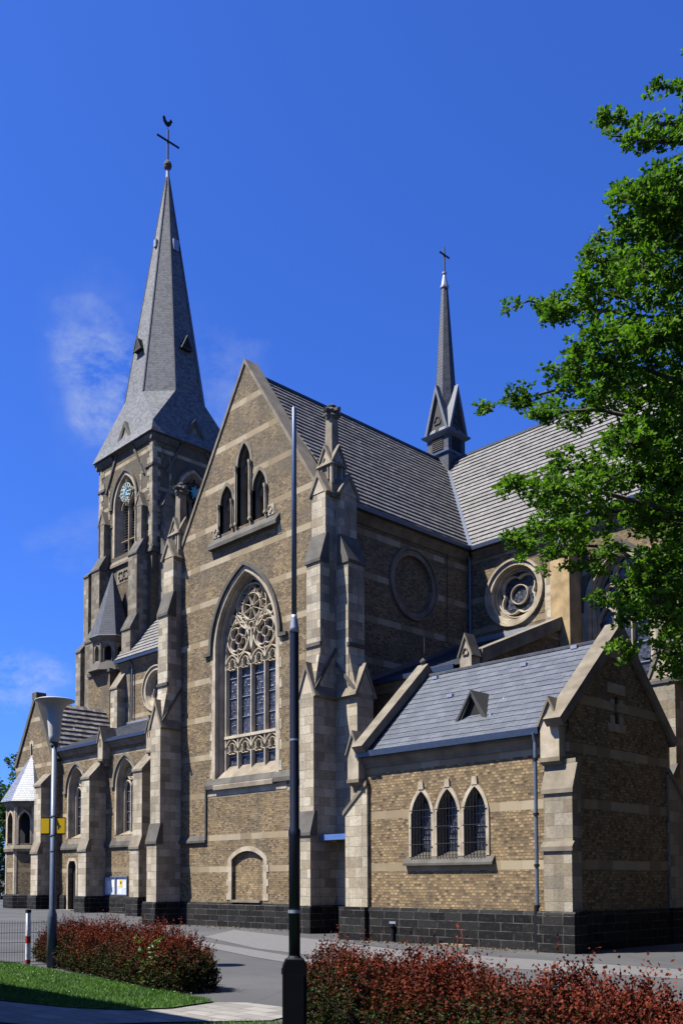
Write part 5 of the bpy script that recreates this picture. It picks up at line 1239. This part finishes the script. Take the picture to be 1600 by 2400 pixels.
# ------------------------------------------------------------------ the oak on the right
BR = [[(-5.89, 14.63, 14.61, 0.23), (-6.18, 14.08, 14.39, 0.17), (-6.5, 14.06, 14.63, 0.09)], [(-5.94, 14.69, 13.57, 0.36), (-6.86, 15.59, 14.98, 0.25), (-6.99, 14.62, 14.58, 0.15), (-7.21, 14.34, 14.54, 0.11)], [(-6.93, 17.1, 14.98, 0.42), (-7.24, 16.42, 15.03, 0.32), (-7.43, 15.51, 14.72, 0.19), (-8.0, 15.57, 15.14, 0.18), (-8.42, 15.44, 15.36, 0.09), (-8.37, 15.01, 15.09, 0.06)], [(-7.16, 15.55, 14.24, 0.19), (-7.32, 14.51, 13.81, 0.2), (-7.93, 14.82, 14.41, 0.13), (-8.0, 14.51, 14.3, 0.09)], [(-6.02, 14.81, 12.37, 0.47), (-6.49, 14.67, 12.76, 0.31), (-7.03, 14.65, 13.02, 0.28), (-7.17, 14.19, 12.93, 0.15)], [(-6.34, 15.25, 12.26, 0.48), (-7.09, 15.35, 13.0, 0.43), (-6.68, 13.33, 11.85, 0.27), (-7.2, 13.55, 12.24, 0.15), (-7.65, 14.12, 12.91, 0.07)], [(-6.28, 15.05, 11.43, 0.51), (-6.72, 14.52, 11.76, 0.48), (-7.21, 14.09, 11.95, 0.38), (-7.6, 13.85, 12.07, 0.22), (-7.92, 13.96, 12.32, 0.1)], [(-6.98, 16.7, 11.89, 0.57), (-7.41, 15.98, 12.09, 0.56), (-7.62, 14.87, 11.86, 0.47), (-8.43, 15.21, 12.55, 0.32), (-8.21, 14.18, 12.13, 0.11)], [(-7.79, 14.88, 11.49, 0.48), (-7.93, 14.29, 11.39, 0.33), (-8.04, 13.81, 11.34, 0.2), (-8.59, 14.33, 12.01, 0.09)], [(-8.22, 14.79, 11.43, 0.25), (-8.98, 14.97, 11.89, 0.2), (-9.03, 14.36, 11.69, 0.13), (-9.14, 13.86, 11.65, 0.13), (-9.45, 13.74, 11.59, 0.16), (-9.88, 13.96, 11.79, 0.11)], [(-8.62, 13.83, 11.1, 0.1), (-9.08, 14.15, 11.36, 0.1)], [(-5.93, 14.14, 9.53, 0.51), (-6.77, 14.56, 10.19, 0.54), (-7.06, 13.74, 10.06, 0.46), (-6.74, 12.23, 9.26, 0.28), (-7.4, 12.67, 9.62, 0.15), (-7.21, 12.05, 9.3, 0.06)], [(-7.02, 13.63, 9.52, 0.43), (-6.91, 12.41, 8.96, 0.28), (-7.9, 13.14, 9.63, 0.19), (-7.83, 12.42, 9.34, 0.12)], [(-8.4, 15.52, 10.32, 0.38), (-8.68, 14.84, 10.23, 0.3), (-9.12, 14.59, 10.31, 0.23), (-9.4, 14.22, 10.17, 0.18), (-9.59, 13.97, 10.19, 0.2), (-9.89, 13.75, 9.99, 0.11), (-10.28, 13.78, 10.1, 0.09)], [(-7.87, 13.84, 9.24, 0.23), (-8.4, 13.69, 9.35, 0.2), (-8.38, 13.02, 9.01, 0.12), (-8.62, 12.85, 9.01, 0.07)], [(-7.07, 16.8, 10.26, 0.6), (-7.28, 15.61, 9.92, 0.58), (-7.72, 15.27, 9.9, 0.48), (-8.45, 15.6, 10.13, 0.31)], [(-6.03, 14.3, 8.25, 0.51), (-6.34, 13.84, 8.21, 0.48), (-6.92, 13.92, 8.44, 0.4), (-6.5, 12.22, 7.69, 0.24), (-7.29, 13.06, 8.29, 0.1)], [(-6.95, 16.44, 8.5, 0.59), (-7.53, 16.07, 8.65, 0.57), (-7.92, 15.3, 8.62, 0.46), (-8.49, 15.18, 8.77, 0.34), (-8.74, 14.63, 8.77, 0.27), (-9.09, 14.37, 8.8, 0.21), (-9.56, 14.43, 8.9, 0.17)], [(-7.45, 13.06, 7.55, 0.3), (-7.34, 11.92, 7.2, 0.24), (-8.04, 12.35, 7.57, 0.22), (-7.94, 11.65, 7.34, 0.14), (-8.06, 11.44, 7.32, 0.06)], [(-8.25, 13.65, 7.75, 0.17), (-8.25, 12.78, 7.52, 0.13), (-8.55, 12.77, 7.67, 0.08)], [(-6.48, 15.28, 7.32, 0.55), (-6.8, 14.48, 7.27, 0.51), (-7.28, 14.04, 7.36, 0.4), (-7.8, 13.92, 7.48, 0.32), (-7.86, 13.0, 7.09, 0.25), (-8.12, 12.57, 6.95, 0.22), (-8.58, 12.68, 7.0, 0.15), (-8.52, 12.25, 6.85, 0.07)], [(-8.4, 14.7, 7.34, 0.36), (-8.7, 14.11, 7.28, 0.27), (-9.29, 14.25, 7.31, 0.19), (-9.35, 13.95, 7.18, 0.1)], [(-7.93, 14.41, 7.0, 0.28), (-8.43, 14.45, 7.03, 0.19), (-8.94, 14.62, 7.08, 0.1)], [(-6.21, 14.62, 6.41, 0.52), (-6.68, 14.19, 6.5, 0.5), (-7.09, 14.04, 6.56, 0.4), (-7.37, 13.77, 6.57, 0.27)], [(-7.75, 16.43, 6.66, 0.53), (-8.37, 16.56, 6.86, 0.44), (-8.27, 15.29, 6.58, 0.3), (-8.69, 15.3, 6.64, 0.18), (-8.75, 14.99, 6.51, 0.07)], [(-7.12, 14.49, 5.78, 0.34), (-7.5, 14.26, 5.88, 0.26), (-7.7, 13.81, 5.84, 0.11)], [(-6.79, 15.94, 6.06, 0.53), (-7.03, 15.5, 6.02, 0.42), (-7.68, 15.78, 5.92, 0.32), (-7.7, 15.35, 5.48, 0.17), (-7.85, 15.19, 5.37, 0.07)], [(-6.75, 15.47, 5.4, 0.42), (-6.86, 14.8, 5.24, 0.27), (-7.4, 15.31, 5.13, 0.16), (-7.43, 15.09, 4.89, 0.07)], [(-7.78, 14.61, 5.37, 0.08), (-7.8, 14.11, 5.36, 0.1)]]
FILL = [(-7.36, 15.14, 8.66, 0.42), (-7.35, 15.42, 8.51, 0.26), (-6.86, 14.96, 6.56, 0.23), (-6.3, 13.92, 7.52, 0.25), (-6.7, 14.36, 12.17, 0.26), (-6.72, 15.99, 9.05, 0.36), (-7.82, 17.41, 10.47, 0.28), (-6.28, 15.68, 6.21, 0.37), (-8.19, 15.66, 11.52, 0.23), (-8.4, 16.85, 6.86, 0.3), (-7.16, 17.34, 14.43, 0.26), (-8.39, 16.35, 13.78, 0.29), (-6.12, 14.28, 11.37, 0.27), (-7.58, 16.25, 10.07, 0.26), (-8.15, 16.73, 12.65, 0.27), (-6.27, 14.81, 10.21, 0.41), (-6.92, 13.84, 5.86, 0.36), (-6.76, 17.19, 12.19, 0.27), (-6.84, 13.55, 10.02, 0.23), (-6.88, 14.97, 11.04, 0.35), (-6.72, 14.35, 5.83, 0.25), (-6.23, 15.05, 6.24, 0.27), (-7.77, 17.56, 6.0, 0.26), (-6.07, 14.63, 7.74, 0.31), (-7.03, 16.0, 11.42, 0.4), (-6.82, 13.38, 10.87, 0.38), (-6.56, 14.44, 10.38, 0.42), (-7.7, 16.74, 13.2, 0.3), (-6.65, 16.61, 8.04, 0.37), (-5.93, 14.4, 6.9, 0.43), (-6.78, 14.94, 9.04, 0.38), (-6.64, 17.04, 13.31, 0.34), (-7.14, 17.25, 7.64, 0.37), (-7.14, 17.56, 11.24, 0.37), (-7.19, 17.35, 10.58, 0.39), (-7.36, 15.8, 8.31, 0.3), (-7.78, 17.16, 13.92, 0.36), (-7.09, 16.99, 7.64, 0.3), (-6.47, 14.0, 8.93, 0.4), (-6.69, 15.61, 13.03, 0.35), (-6.44, 13.92, 5.28, 0.27), (-7.14, 13.87, 7.28, 0.26), (-7.25, 17.6, 8.46, 0.31), (-7.55, 14.82, 7.75, 0.26), (-6.73, 15.61, 5.69, 0.41), (-7.1, 15.43, 10.72, 0.24), (-7.54, 17.73, 6.83, 0.37), (-7.2, 14.05, 11.4, 0.32), (-8.07, 16.96, 11.74, 0.4), (-7.88, 16.42, 13.66, 0.22), (-7.1, 13.8, 6.38, 0.22), (-6.8, 14.2, 12.43, 0.4), (-7.97, 16.35, 8.6, 0.36), (-6.54, 16.17, 7.66, 0.26), (-6.59, 15.1, 11.49, 0.28), (-7.38, 16.64, 9.48, 0.35), (-6.88, 13.78, 6.32, 0.42), (-6.56, 16.05, 7.32, 0.24), (-7.34, 15.94, 5.9, 0.3), (-6.69, 16.01, 6.72, 0.43), (-7.46, 16.67, 12.37, 0.38), (-7.79, 17.1, 7.95, 0.26), (-7.07, 17.48, 5.52, 0.34), (-7.53, 15.1, 12.77, 0.31), (-7.33, 16.96, 9.86, 0.22), (-7.08, 13.89, 6.42, 0.25), (-7.68, 16.1, 7.62, 0.4), (-5.91, 14.65, 8.54, 0.43), (-7.51, 17.06, 8.58, 0.33), (-7.71, 16.61, 11.49, 0.3), (-7.22, 17.73, 12.69, 0.41), (-7.36, 15.53, 8.67, 0.26), (-8.13, 17.03, 9.07, 0.22), (-7.36, 15.56, 10.15, 0.4), (-7.46, 15.51, 7.69, 0.23)]

m_oak = m_leaf('oak leaves', (.035, .095, .008), (.115, .22, .02), .42, .62, .8, .12)
oak = empty('oak_tree', (-4.9, 18.6, 0), 'large green oak reaching in from the right edge in front of the nave', 'tree')
T0 = Vector((-4.9, 18.6, 0))
mb = MB(); tp = [T0, T0 + Vector((.05, -.1, 2.5)), T0 + Vector((-.15, -.3, 5)), T0 + Vector((-.1, -.6, 8)), T0 + Vector((-.3, -.9, 11)), T0 + Vector((-.3, -1.2, 14.5)), T0 + Vector((-.4, -1.3, 16.8))]
mb.tube(tp, [.42, .34, .30, .26, .2, .1, .03], 12); mb.build('trunk', m_bark, oak, smooth=True)
r = np.random.default_rng(21); Cs = []
tw = MB()
for bi, b in enumerate(BR):
    P = [Vector(q[:3]) for q in b]; rr = [q[3] * (.55 if bi < 4 else 1.0) for q in b]
    root = Vector((T0.x - .2, T0.y - .6, max(3.6, P[0].z - 1.2))); limb = [root, root.lerp(P[0], .5) + Vector((0, 0, .25))] + P
    limb[-1] = P[-2].lerp(P[-1], .6); rad = [.07, .05] + [.028 * (1 - i / len(P)) + .004 for i in range(len(P))]
    if len(b) > 2: mb = MB(); mb.tube(limb, rad, 7); mb.build('limb', m_bark, oak, smooth=True, uv=False)
    pts = []
    for i in range(len(P) - 1):
        L_ = (P[i + 1] - P[i]).length; m_ = max(2, int(L_ / .06))
        for j in range(m_):
            f = j / m_; pts.append((*P[i].lerp(P[i + 1], f), rr[i] * (1 - f) + rr[i + 1] * f))
    pts = np.array(pts); n_sub = int(len(pts) * .55) + 3
    idx = r.integers(0, len(pts), n_sub)
    for q in idx:                                # side twigs in all directions, each with leaf rosettes
        R_ = pts[q, 3]; d = unit(r.normal(size=3) * np.array([1, 1, .9]) + np.array([0, 0, .12])); L_ = R_ * r.uniform(.5, 1.45) + .05; p0 = pts[q, :3]; p1 = p0 + d * L_
        tw.tube([Vector(p0), Vector((p0 + p1) / 2 + r.normal(0, .02, 3)), Vector(p1)], [.012, .008, .004], 3, cap=False)
        k = 2 + int(L_ / .075); f = r.uniform(.25, 1.05, (k, 1)); Cs.append(p0 + (p1 - p0) * f + r.normal(0, .045 + R_ * .16, (k, 3)))
for (x, y, z, q) in FILL:                        # fuller inner crown
    p0 = np.array([x, y, z]); k = int(300 * q ** 1.7)
    C_ = p0 + unit(r.normal(size=(k, 3))) * np.cbrt(r.uniform(.02, 1, (k, 1))) * q * 1.25 * np.array([1, 1, .9]); Cs.append(C_)
    for c in C_[::5]: tw.tube([Vector(p0), Vector(c)], [.012, .004], 3, cap=False)
C = np.concatenate(Cs); V, Fc = rosettes(C, .12, 12, .095, 31, .5); mesh_np('foliage', V, Fc, m_oak, None, oak)
# the rest of the crown, outside the picture
N = 9000; d = unit(r.normal(size=(N, 3))) * np.cbrt(r.uniform(.05, 1, (N, 1))); C = np.array([-4.1, 18.6, 10.6]) + d * np.array([3.6, 4.2, 6.4])
lump = np.sin(C[:, 0] * 2.1 + 1) + np.sin(C[:, 1] * 1.9) + np.sin(C[:, 2] * 1.7 + 2); C = C[(lump > -.5) & (C[:, 0] > -.462 * C[:, 1] + .25)]
for c in C[::40]: tw.tube([T0 + Vector((-.2, -.6, max(3.5, c[2] - 1.5))), Vector((T0.x + (c[0] - T0.x) * .5, T0.y + (c[1] - T0.y) * .5, c[2] - .5)), Vector(c)], [.05, .03, .01], 4, cap=False)
tw.build('twig', m_bark, oak, uv=False, fix=False)['kind'] = 'stuff'
V, Fc = rosettes(C, .14, 8, .15, 44, .5); mesh_np('foliage', V, Fc, m_oak, None, oak)
# ------------------------------------------------------------------ far trees
m_far = m_leaf('far tree leaves', (.02, .055, .010), (.06, .12, .022), .3, .5, .5)
def far_tree(x, y, h, rad, label, seed, n=900, z0=2.0, group='trees beyond the church square'):
    r = np.random.default_rng(seed); e = empty('tree', (x, y, gz(x, y)), label, 'tree', group)
    mb = MB(); mb.tube([(x, y, 0), (x + .2, y, h * .4), (x, y + .2, h * .85)], [.3, .2, .05], 8); mb.build('trunk', m_bark, e, uv=False)
    cl = r.normal(size=(26, 3)); cl = unit(cl) * r.uniform(.45, .9, (26, 1)); cc = np.array([x, y, (h + z0) / 2]) + cl * np.array([rad, rad, (h - z0) / 2])
    for c in cc[:12]: m2 = MB(); m2.tube([(x, y, h * .3), tuple((np.array([x, y, h * .45]) + c) / 2), tuple(c)], [.1, .06, .02], 5); m2.build('limb', m_bark, e, uv=False)
    k = r.integers(0, 26, n); C = cc[k] + unit(r.normal(size=(n, 3))) * np.cbrt(r.random((n, 1))) * rad * .38
    V, Fc = rosettes(C, .3, 9, .26, seed, .4); mesh_np('crown', V, Fc, m_far, None, e)
far_tree(-73, 35.8, 12.6, 3.6, 'round green tree behind the porch turret at the left edge', 51, 1500, 4.2)
far_tree(-66, 30.0, 5.4, 2.4, 'low dark bushy tree at the far left edge beside the church', 52, 900, .3)
far_tree(-76, 40.5, 8.5, 4.0, 'dense dark tree behind the porch turret, lower than its neighbour', 53, 900, .5)

r = np.random.default_rng(77); n = 900
t = r.uniform(0, 1, n); k = r.integers(0, 2, n); A_ = np.array([(-30.6, 21.85), (-18.3, 19.4), (-12.9, 9.4)]); B_ = np.array([(-22.8, 21.85), (-12.7, 19.4), (-7.6, 8.6)])
C = A_[k] + (B_[k] - A_[k]) * t[:, None] + np.abs(r.normal(0, .5, (n, 2))) * np.array([.3, -1]); C = np.c_[C, np.full(n, .02)]; d = r.normal(size=(n, 3)); d[:, 2] = .05
V, Fc = leaves(C, d, r.uniform(.03, .07, n), r.uniform(.01, .022, n), 78, .1); o = mesh_np('fallen_leaves', V, Fc, m_plain('dry leaf litter', (.11, .08, .035), .9, var=.5, scale=20)); tag(o, 'dry brown leaf litter scattered along the wall foot and hedge', 'leaf litter', kind='stuff')
# ================================================================== STREET FURNITURE
# grey street lamp with dish head and yellow sign boxes
lx, ly = -16.5, 8.9
K_ = 1.10
def lz(prof): return [(r_ * 1.02, z if z < 1.2 else 1.6 + (z - 1.6) * K_) for r_, z in prof]
m_lamp = m_plain('grey blue lamp post paint', (.09, .12, .17), .45, .2); m_dish = m_plain('off white lamp shade', (.50, .49, .45), .45, var=.06)
lamp = empty('street_lamp', (lx, ly, 0), 'grey post street lamp with pale dish shade above the left hedge', 'street lamp')
mb = MB(); mb.lathe((lx, ly, 0), lz([(.088, -.1), (.088, .95), (.09, 1.0), (.055, 1.12), (.050, 4.12)]), 16); po = mb.build('post', m_lamp, lamp, smooth=True)
mb = MB()
for z in (2.50, 2.86): mb.lathe((lx, ly, 0), [(.064, z - .014), (.064, z + .014)], 16)
for z in (2.2,): mb.lathe((lx, ly, 0), [(.056, z - .02), (.062, z), (.056, z + .02)], 16)
mb.build('clamp', m_lamp, lamp)
mb = MB(); prof = [(.055, 4.02), (.095, 4.05), (.105, 4.14), (.122, 4.32), (.14, 4.48), (.165, 4.60), (.215, 4.675), (.30, 4.72), (.365, 4.745), (.372, 4.757), (.33, 4.772), (.1, 4.785)]
mb.lathe((lx, ly, 0), lz(prof), 40); mb.build('lamp_shade', m_dish, lamp, smooth=True)
mb = MB(); mb.lathe((lx, ly, 0), lz([(.06, 3.95), (.075, 3.97), (.075, 4.05)]), 20); mb.build('collar', m_trK, lamp)
m_yel = m_plain('yellow sign paint', (.75, .48, .01), .4, var=.04)
v1 = Vector((.735, .677, 0)).normalized(); sn = Vector((v1.y, -v1.x, 0))
Fy = Fr(Vector((lx, ly, 0)) - sn * .0, v1, sn)
for s, lb_ in ((-1, 'blank yellow sign box clamped to the left of the lamp post'), (1, 'yellow sign box with a dark mark clamped to the right of the lamp post')):
    a0, a1 = sorted((s * .075, s * .23))
    mb = MB(); mb.fbox(Fy, a0, a1, 2.54, 2.82, -.03, .03); o = mb.build('sign', m_yel); tag(o, lb_, 'sign', 'yellow sign boxes on the lamp post')
    if s > 0: mb = MB(); mb.fbox(Fy, .10, .12, 2.62, 2.73, .028, .033); mb.fbox(Fy, .12, .15, 2.66, 2.69, .028, .033); mb.build('sign_mark', m_plain('sign ink', (.05, .03, .02), .5), o)
    mb = MB()
    for z in (2.53, 2.83): mb.fbox(Fy, min(0, a1 if s > 0 else a0), max(0, a1 if s > 0 else a0), z - .012, z + .012, -.02, .02)
    mb.build('bracket', m_iron, o)
# the tall dark mast in the foreground
mx, my = -7.07, 6.46
m_mast = m_plain('black blue mast paint', (.007, .010, .018), .38, .1, .35); m_mast2 = m_plain('pale grey blue mast paint', (.10, .14, .20), .35, .5)
mast = empty('mast', (mx, my, 0), 'tall slender dark metal mast with a black base cabinet in front of the church', 'pole')
mb = MB(); mb.lathe((mx, my, 0), [(.057, .7), (.057, 2.05), (.062, 2.07), (.062, 2.12), (.048, 2.15), (.046, 4.10), (.044, 4.16), (.027, 4.26)], 20); mb.build('lower_pole', m_mast, mast, smooth=True)
mb = MB(); mb.lathe((mx, my, 0), [(.027, 4.24), (.024, 6.44), (.012, 6.46)], 16); mb.build('upper_pole', m_mast2, mast, smooth=True)
mb = MB(); mb.lathe((mx, my, 0), [(.050, 4.12), (.047, 4.17), (.030, 4.27), (.030, 4.3)], 16); mb.build('collar', m_lead, mast, smooth=True)
mb = MB(); mb.lathe((mx, my, 0), [(.064, 1.30), (.064, 1.33)], 20); mb.lathe((mx, my, 0), [(.050, 3.02), (.050, 3.04)], 20); mb.build('clamp', m_lead, mast)
v2 = Vector((.677, .736, 0)).normalized(); n2 = Vector((v2.y, -v2.x, 0)); Fm = Fr((mx, my, 0), v2, n2)
mb = MB(); mb.prism(Fm, [(-.12, -.1), (.12, -.1), (.12, .78), (.09, .85), (-.09, .85), (-.12, .78)], -.11, .11); cb = mb.build('base_cabinet', m_plain('black cabinet', (.004, .004, .005), .8, 0, .08), mast)
bv = cb.modifiers.new('bevel', 'BEVEL'); bv.width = .012; bv.segments = 2
mb = MB(); mb.fbox(Fm, -.13, -.115, .70, .76, .02, .06); mb.lathe(Fm.p(.0, 0, .0), [(.10, .845), (.07, .86), (.06, .88)], 16); mb.build('cabinet_hinge', m_iron, cb)
mb = MB(); mb.fbox(Fm, -.09, .09, .1, .7, .108, .116); mb.build('cabinet_door', m_plain('black cabinet door', (.005, .005, .006), .8, 0, .08), cb)
# red and white bollards with mesh fence panels
m_rd = m_plain('red paint', (.45, .03, .02), .45, var=.1); m_wh = m_plain('white paint', (.75, .75, .73), .45, var=.05); m_fe = m_plain('dark green grey fence wire', (.035, .045, .04), .5, .4)
def bollard(x, y, label, bands, h=1.02):
    b = empty('fence_post', (x, y, 0), label, 'post', 'red and white posts of the mesh fence')
    m = MB(); m.box((x - .035, y - .035, -.05), (x + .035, y + .035, h)); b0 = m.build('post', m_wh, b)
    m = MB()
    for z0, z1 in bands: m.box((x - .037, y - .037, z0), (x + .037, y + .037, z1))
    m.build('red_band', m_rd, b); m = MB(); m.box((x - .042, y - .042, h), (x + .042, y + .042, h + .06)); m.build('post_cap', m_iron, b)
bollard(-17.55, 8.95, 'slim white fence post with red bands beside the left hedge', ((.42, .56), (.02, .1)))
bollard(-17.78, 8.22, 'red and white post cut by the left edge of the picture', ((.62, .95), (.1, .3)), 1.08)
def fence(p, q, label, h=.86):
    p = Vector(p); q = Vector(q); e = empty('mesh_fence', tuple(p), label, 'fence', 'mesh fence panels'); d = (q - p); L_ = d.length; m = MB()
    n = int(L_ / .05)
    for i in range(n + 1): a = p.lerp(q, i / n); m.tube([a + Z * .03, a + Z * h], .0035, 4, cap=False)
    m.build('vertical_wire', m_fe, e, uv=False, fix=False); m = MB()
    for z in (.06, .25, .44, .63, .82): m.tube([p + Z * z, q + Z * z], .005, 4); 
    m.build('horizontal_wire', m_fe, e, uv=False)
fence((-17.77, 8.28, 0), (-17.56, 8.90, 0), 'mesh fence panel between the two striped posts')
fence((-17.53, 9.0, 0), (-17.2, 9.9, 0), 'mesh fence panel running behind the left hedge')
fence((-18.7, 5.2, 0), (-17.8, 8.16, 0), 'mesh fence panel left of the cut striped post')
# notice board on the aisle wall
nb = empty('notice_board', (-41.0, 25.33, 1.0), 'white notice board with two panes of posters between two buttresses', 'notice board')
Fb = FS(25.4)
mb = MB()
for a0, a1 in ((-41.72, -40.72), (-40.68, -39.68)): mb.strip(Fb, [(a0, 1.02), (a1, 1.02), (a1, 1.9), (a0, 1.9)], .05, .0, .09, True, taper=.9)
mb.build('frame', m_plain('grey frame', (.17, .19, .24), .4, .3), nb)
mb = MB()
for a0, a1 in ((-41.72, -40.72), (-40.68, -39.68)): mb.fbox(Fb, a0, a1, 1.02, 1.9, .01, .03)
mb.build('back_panel', m_plain('pale board', (.48, .52, .60), .6), nb)
for a, z, w_, h_, m_ in ((-41.35, 1.5, .28, .38, m_wh), (-41.0, 1.55, .24, .34, m_wh), (-41.3, 1.18, .3, .2, m_wh), (-40.25, 1.58, .24, .34, m_yel), (-40.5, 1.6, .14, .3, m_wh), (-39.92, 1.5, .2, .3, m_wh), (-40.35, 1.2, .3, .2, m_wh)):
    mb = MB(); mb.fbox(Fb, a - w_ / 2, a + w_ / 2, z - h_ / 2, z + h_ / 2, .03, .035); mb.build('poster', m_, nb)
mb = MB(); mb.fbox(Fb, -40.30, -40.20, 1.55, 1.68, .036, .039); mb.build('poster_mark', m_iron, nb)
# neighbouring house outside the picture (its roof edge throws the shadow on the lawn)
hs_ = empty('house', (-15, -1, 0), 'plain rendered house outside the picture on the left', 'house')
mb = MB(); wall(mb, FN(3.0), [(-24, 0), (-10.9, 0), (-10.9, 6), (-24, 6)], [[(x, 1), (x + 1.2, 1), (x + 1.2, 2.4), (x, 2.4)] for x in (-22, -18, -14)] + [[(x, 3.6), (x + 1.2, 3.6), (x + 1.2, 5), (x, 5)] for x in (-22, -18, -14)], .3, .15)
mb.poly([(-10.9, 3.0, 0), (-10.9, -6, 0), (-10.9, -6, 6), (-10.9, 3.0, 6)]); mb.poly([(-24, 3.0, 0), (-24, -6, 0), (-24, -6, 6), (-24, 3.0, 6)]); mb.poly([(-24, -6, 0), (-10.9, -6, 0), (-10.9, -6, 6), (-24, -6, 6)])
mb.build('wall', m_plain('pale render', (.4, .38, .33), .9), hs_)
mb = MB(); mb.box((-24.3, -6.3, 6), (-10.6, 3.38, 6.18)); mb.build('roof', m_slateD, hs_)
mb = MB()
for x in (-22, -18, -14):
    for z in (1, 3.6): mb.fbox(FN(2.86), x, x + 1.2, z, z + 1.4, -.02, 0)
mb.build('window', m_gl, hs_)

# unseen trees added east of the church to darken its east faces
for i, (x, y, h) in enumerate(((1.5, 20, 17), (-2.5, 26.5, 17), (0.5, 35, 18), (4, 13, 15))):
    far_tree(x, y, h, 4.6, ('tall green tree nearest the oak', 'tall green tree behind the nearest one', 'tall green tree farthest back by the choir', 'green tree close to the road')[i] + ', added unseen east of the church to block sky light', 60 + i, 3000, 2.5, 'unseen trees added to block sky light')

ph = empty('sky_block_house', (10, 24, 0), 'dark brick house added unseen east of the church to block sky light', 'house')  # unseen house, added to cut sky light on the east walls
mb = MB(); wall(mb, FW(7.0), [(4, 0), (44, 0), (44, 12), (4, 12)], [[(y, z), (y + 1.2, z), (y + 1.2, z + 1.7), (y, z + 1.7)] for y in range(6, 42, 4) for z in (1.2, 4.6, 8.2)], .3, .15)
mb.poly([(7, 4, 0), (16, 4, 0), (16, 4, 12), (7, 4, 12)]); mb.poly([(7, 44, 0), (16, 44, 0), (16, 44, 12), (7, 44, 12)]); mb.poly([(16, 4, 0), (16, 44, 0), (16, 44, 12), (16, 4, 12)])
mb.build('wall', m_brick('dark brick of added house', (), tone=.5), ph)
mb = MB(); mb.prism(Fr((0, 4, 0), (1, 0, 0), (0, -1, 0)), [(6.6, 12), (16.4, 12), (11.5, 16.5)], -40.3, .3); mb.build('roof', m_slateD, ph)
mb = MB()
for y in range(6, 42, 4):
    for z in (1.2, 4.6, 8.2): mb.fbox(FW(7.14), y, y + 1.2, z, z + 1.7, -.02, 0)
mb.build('window', m_gl, ph)
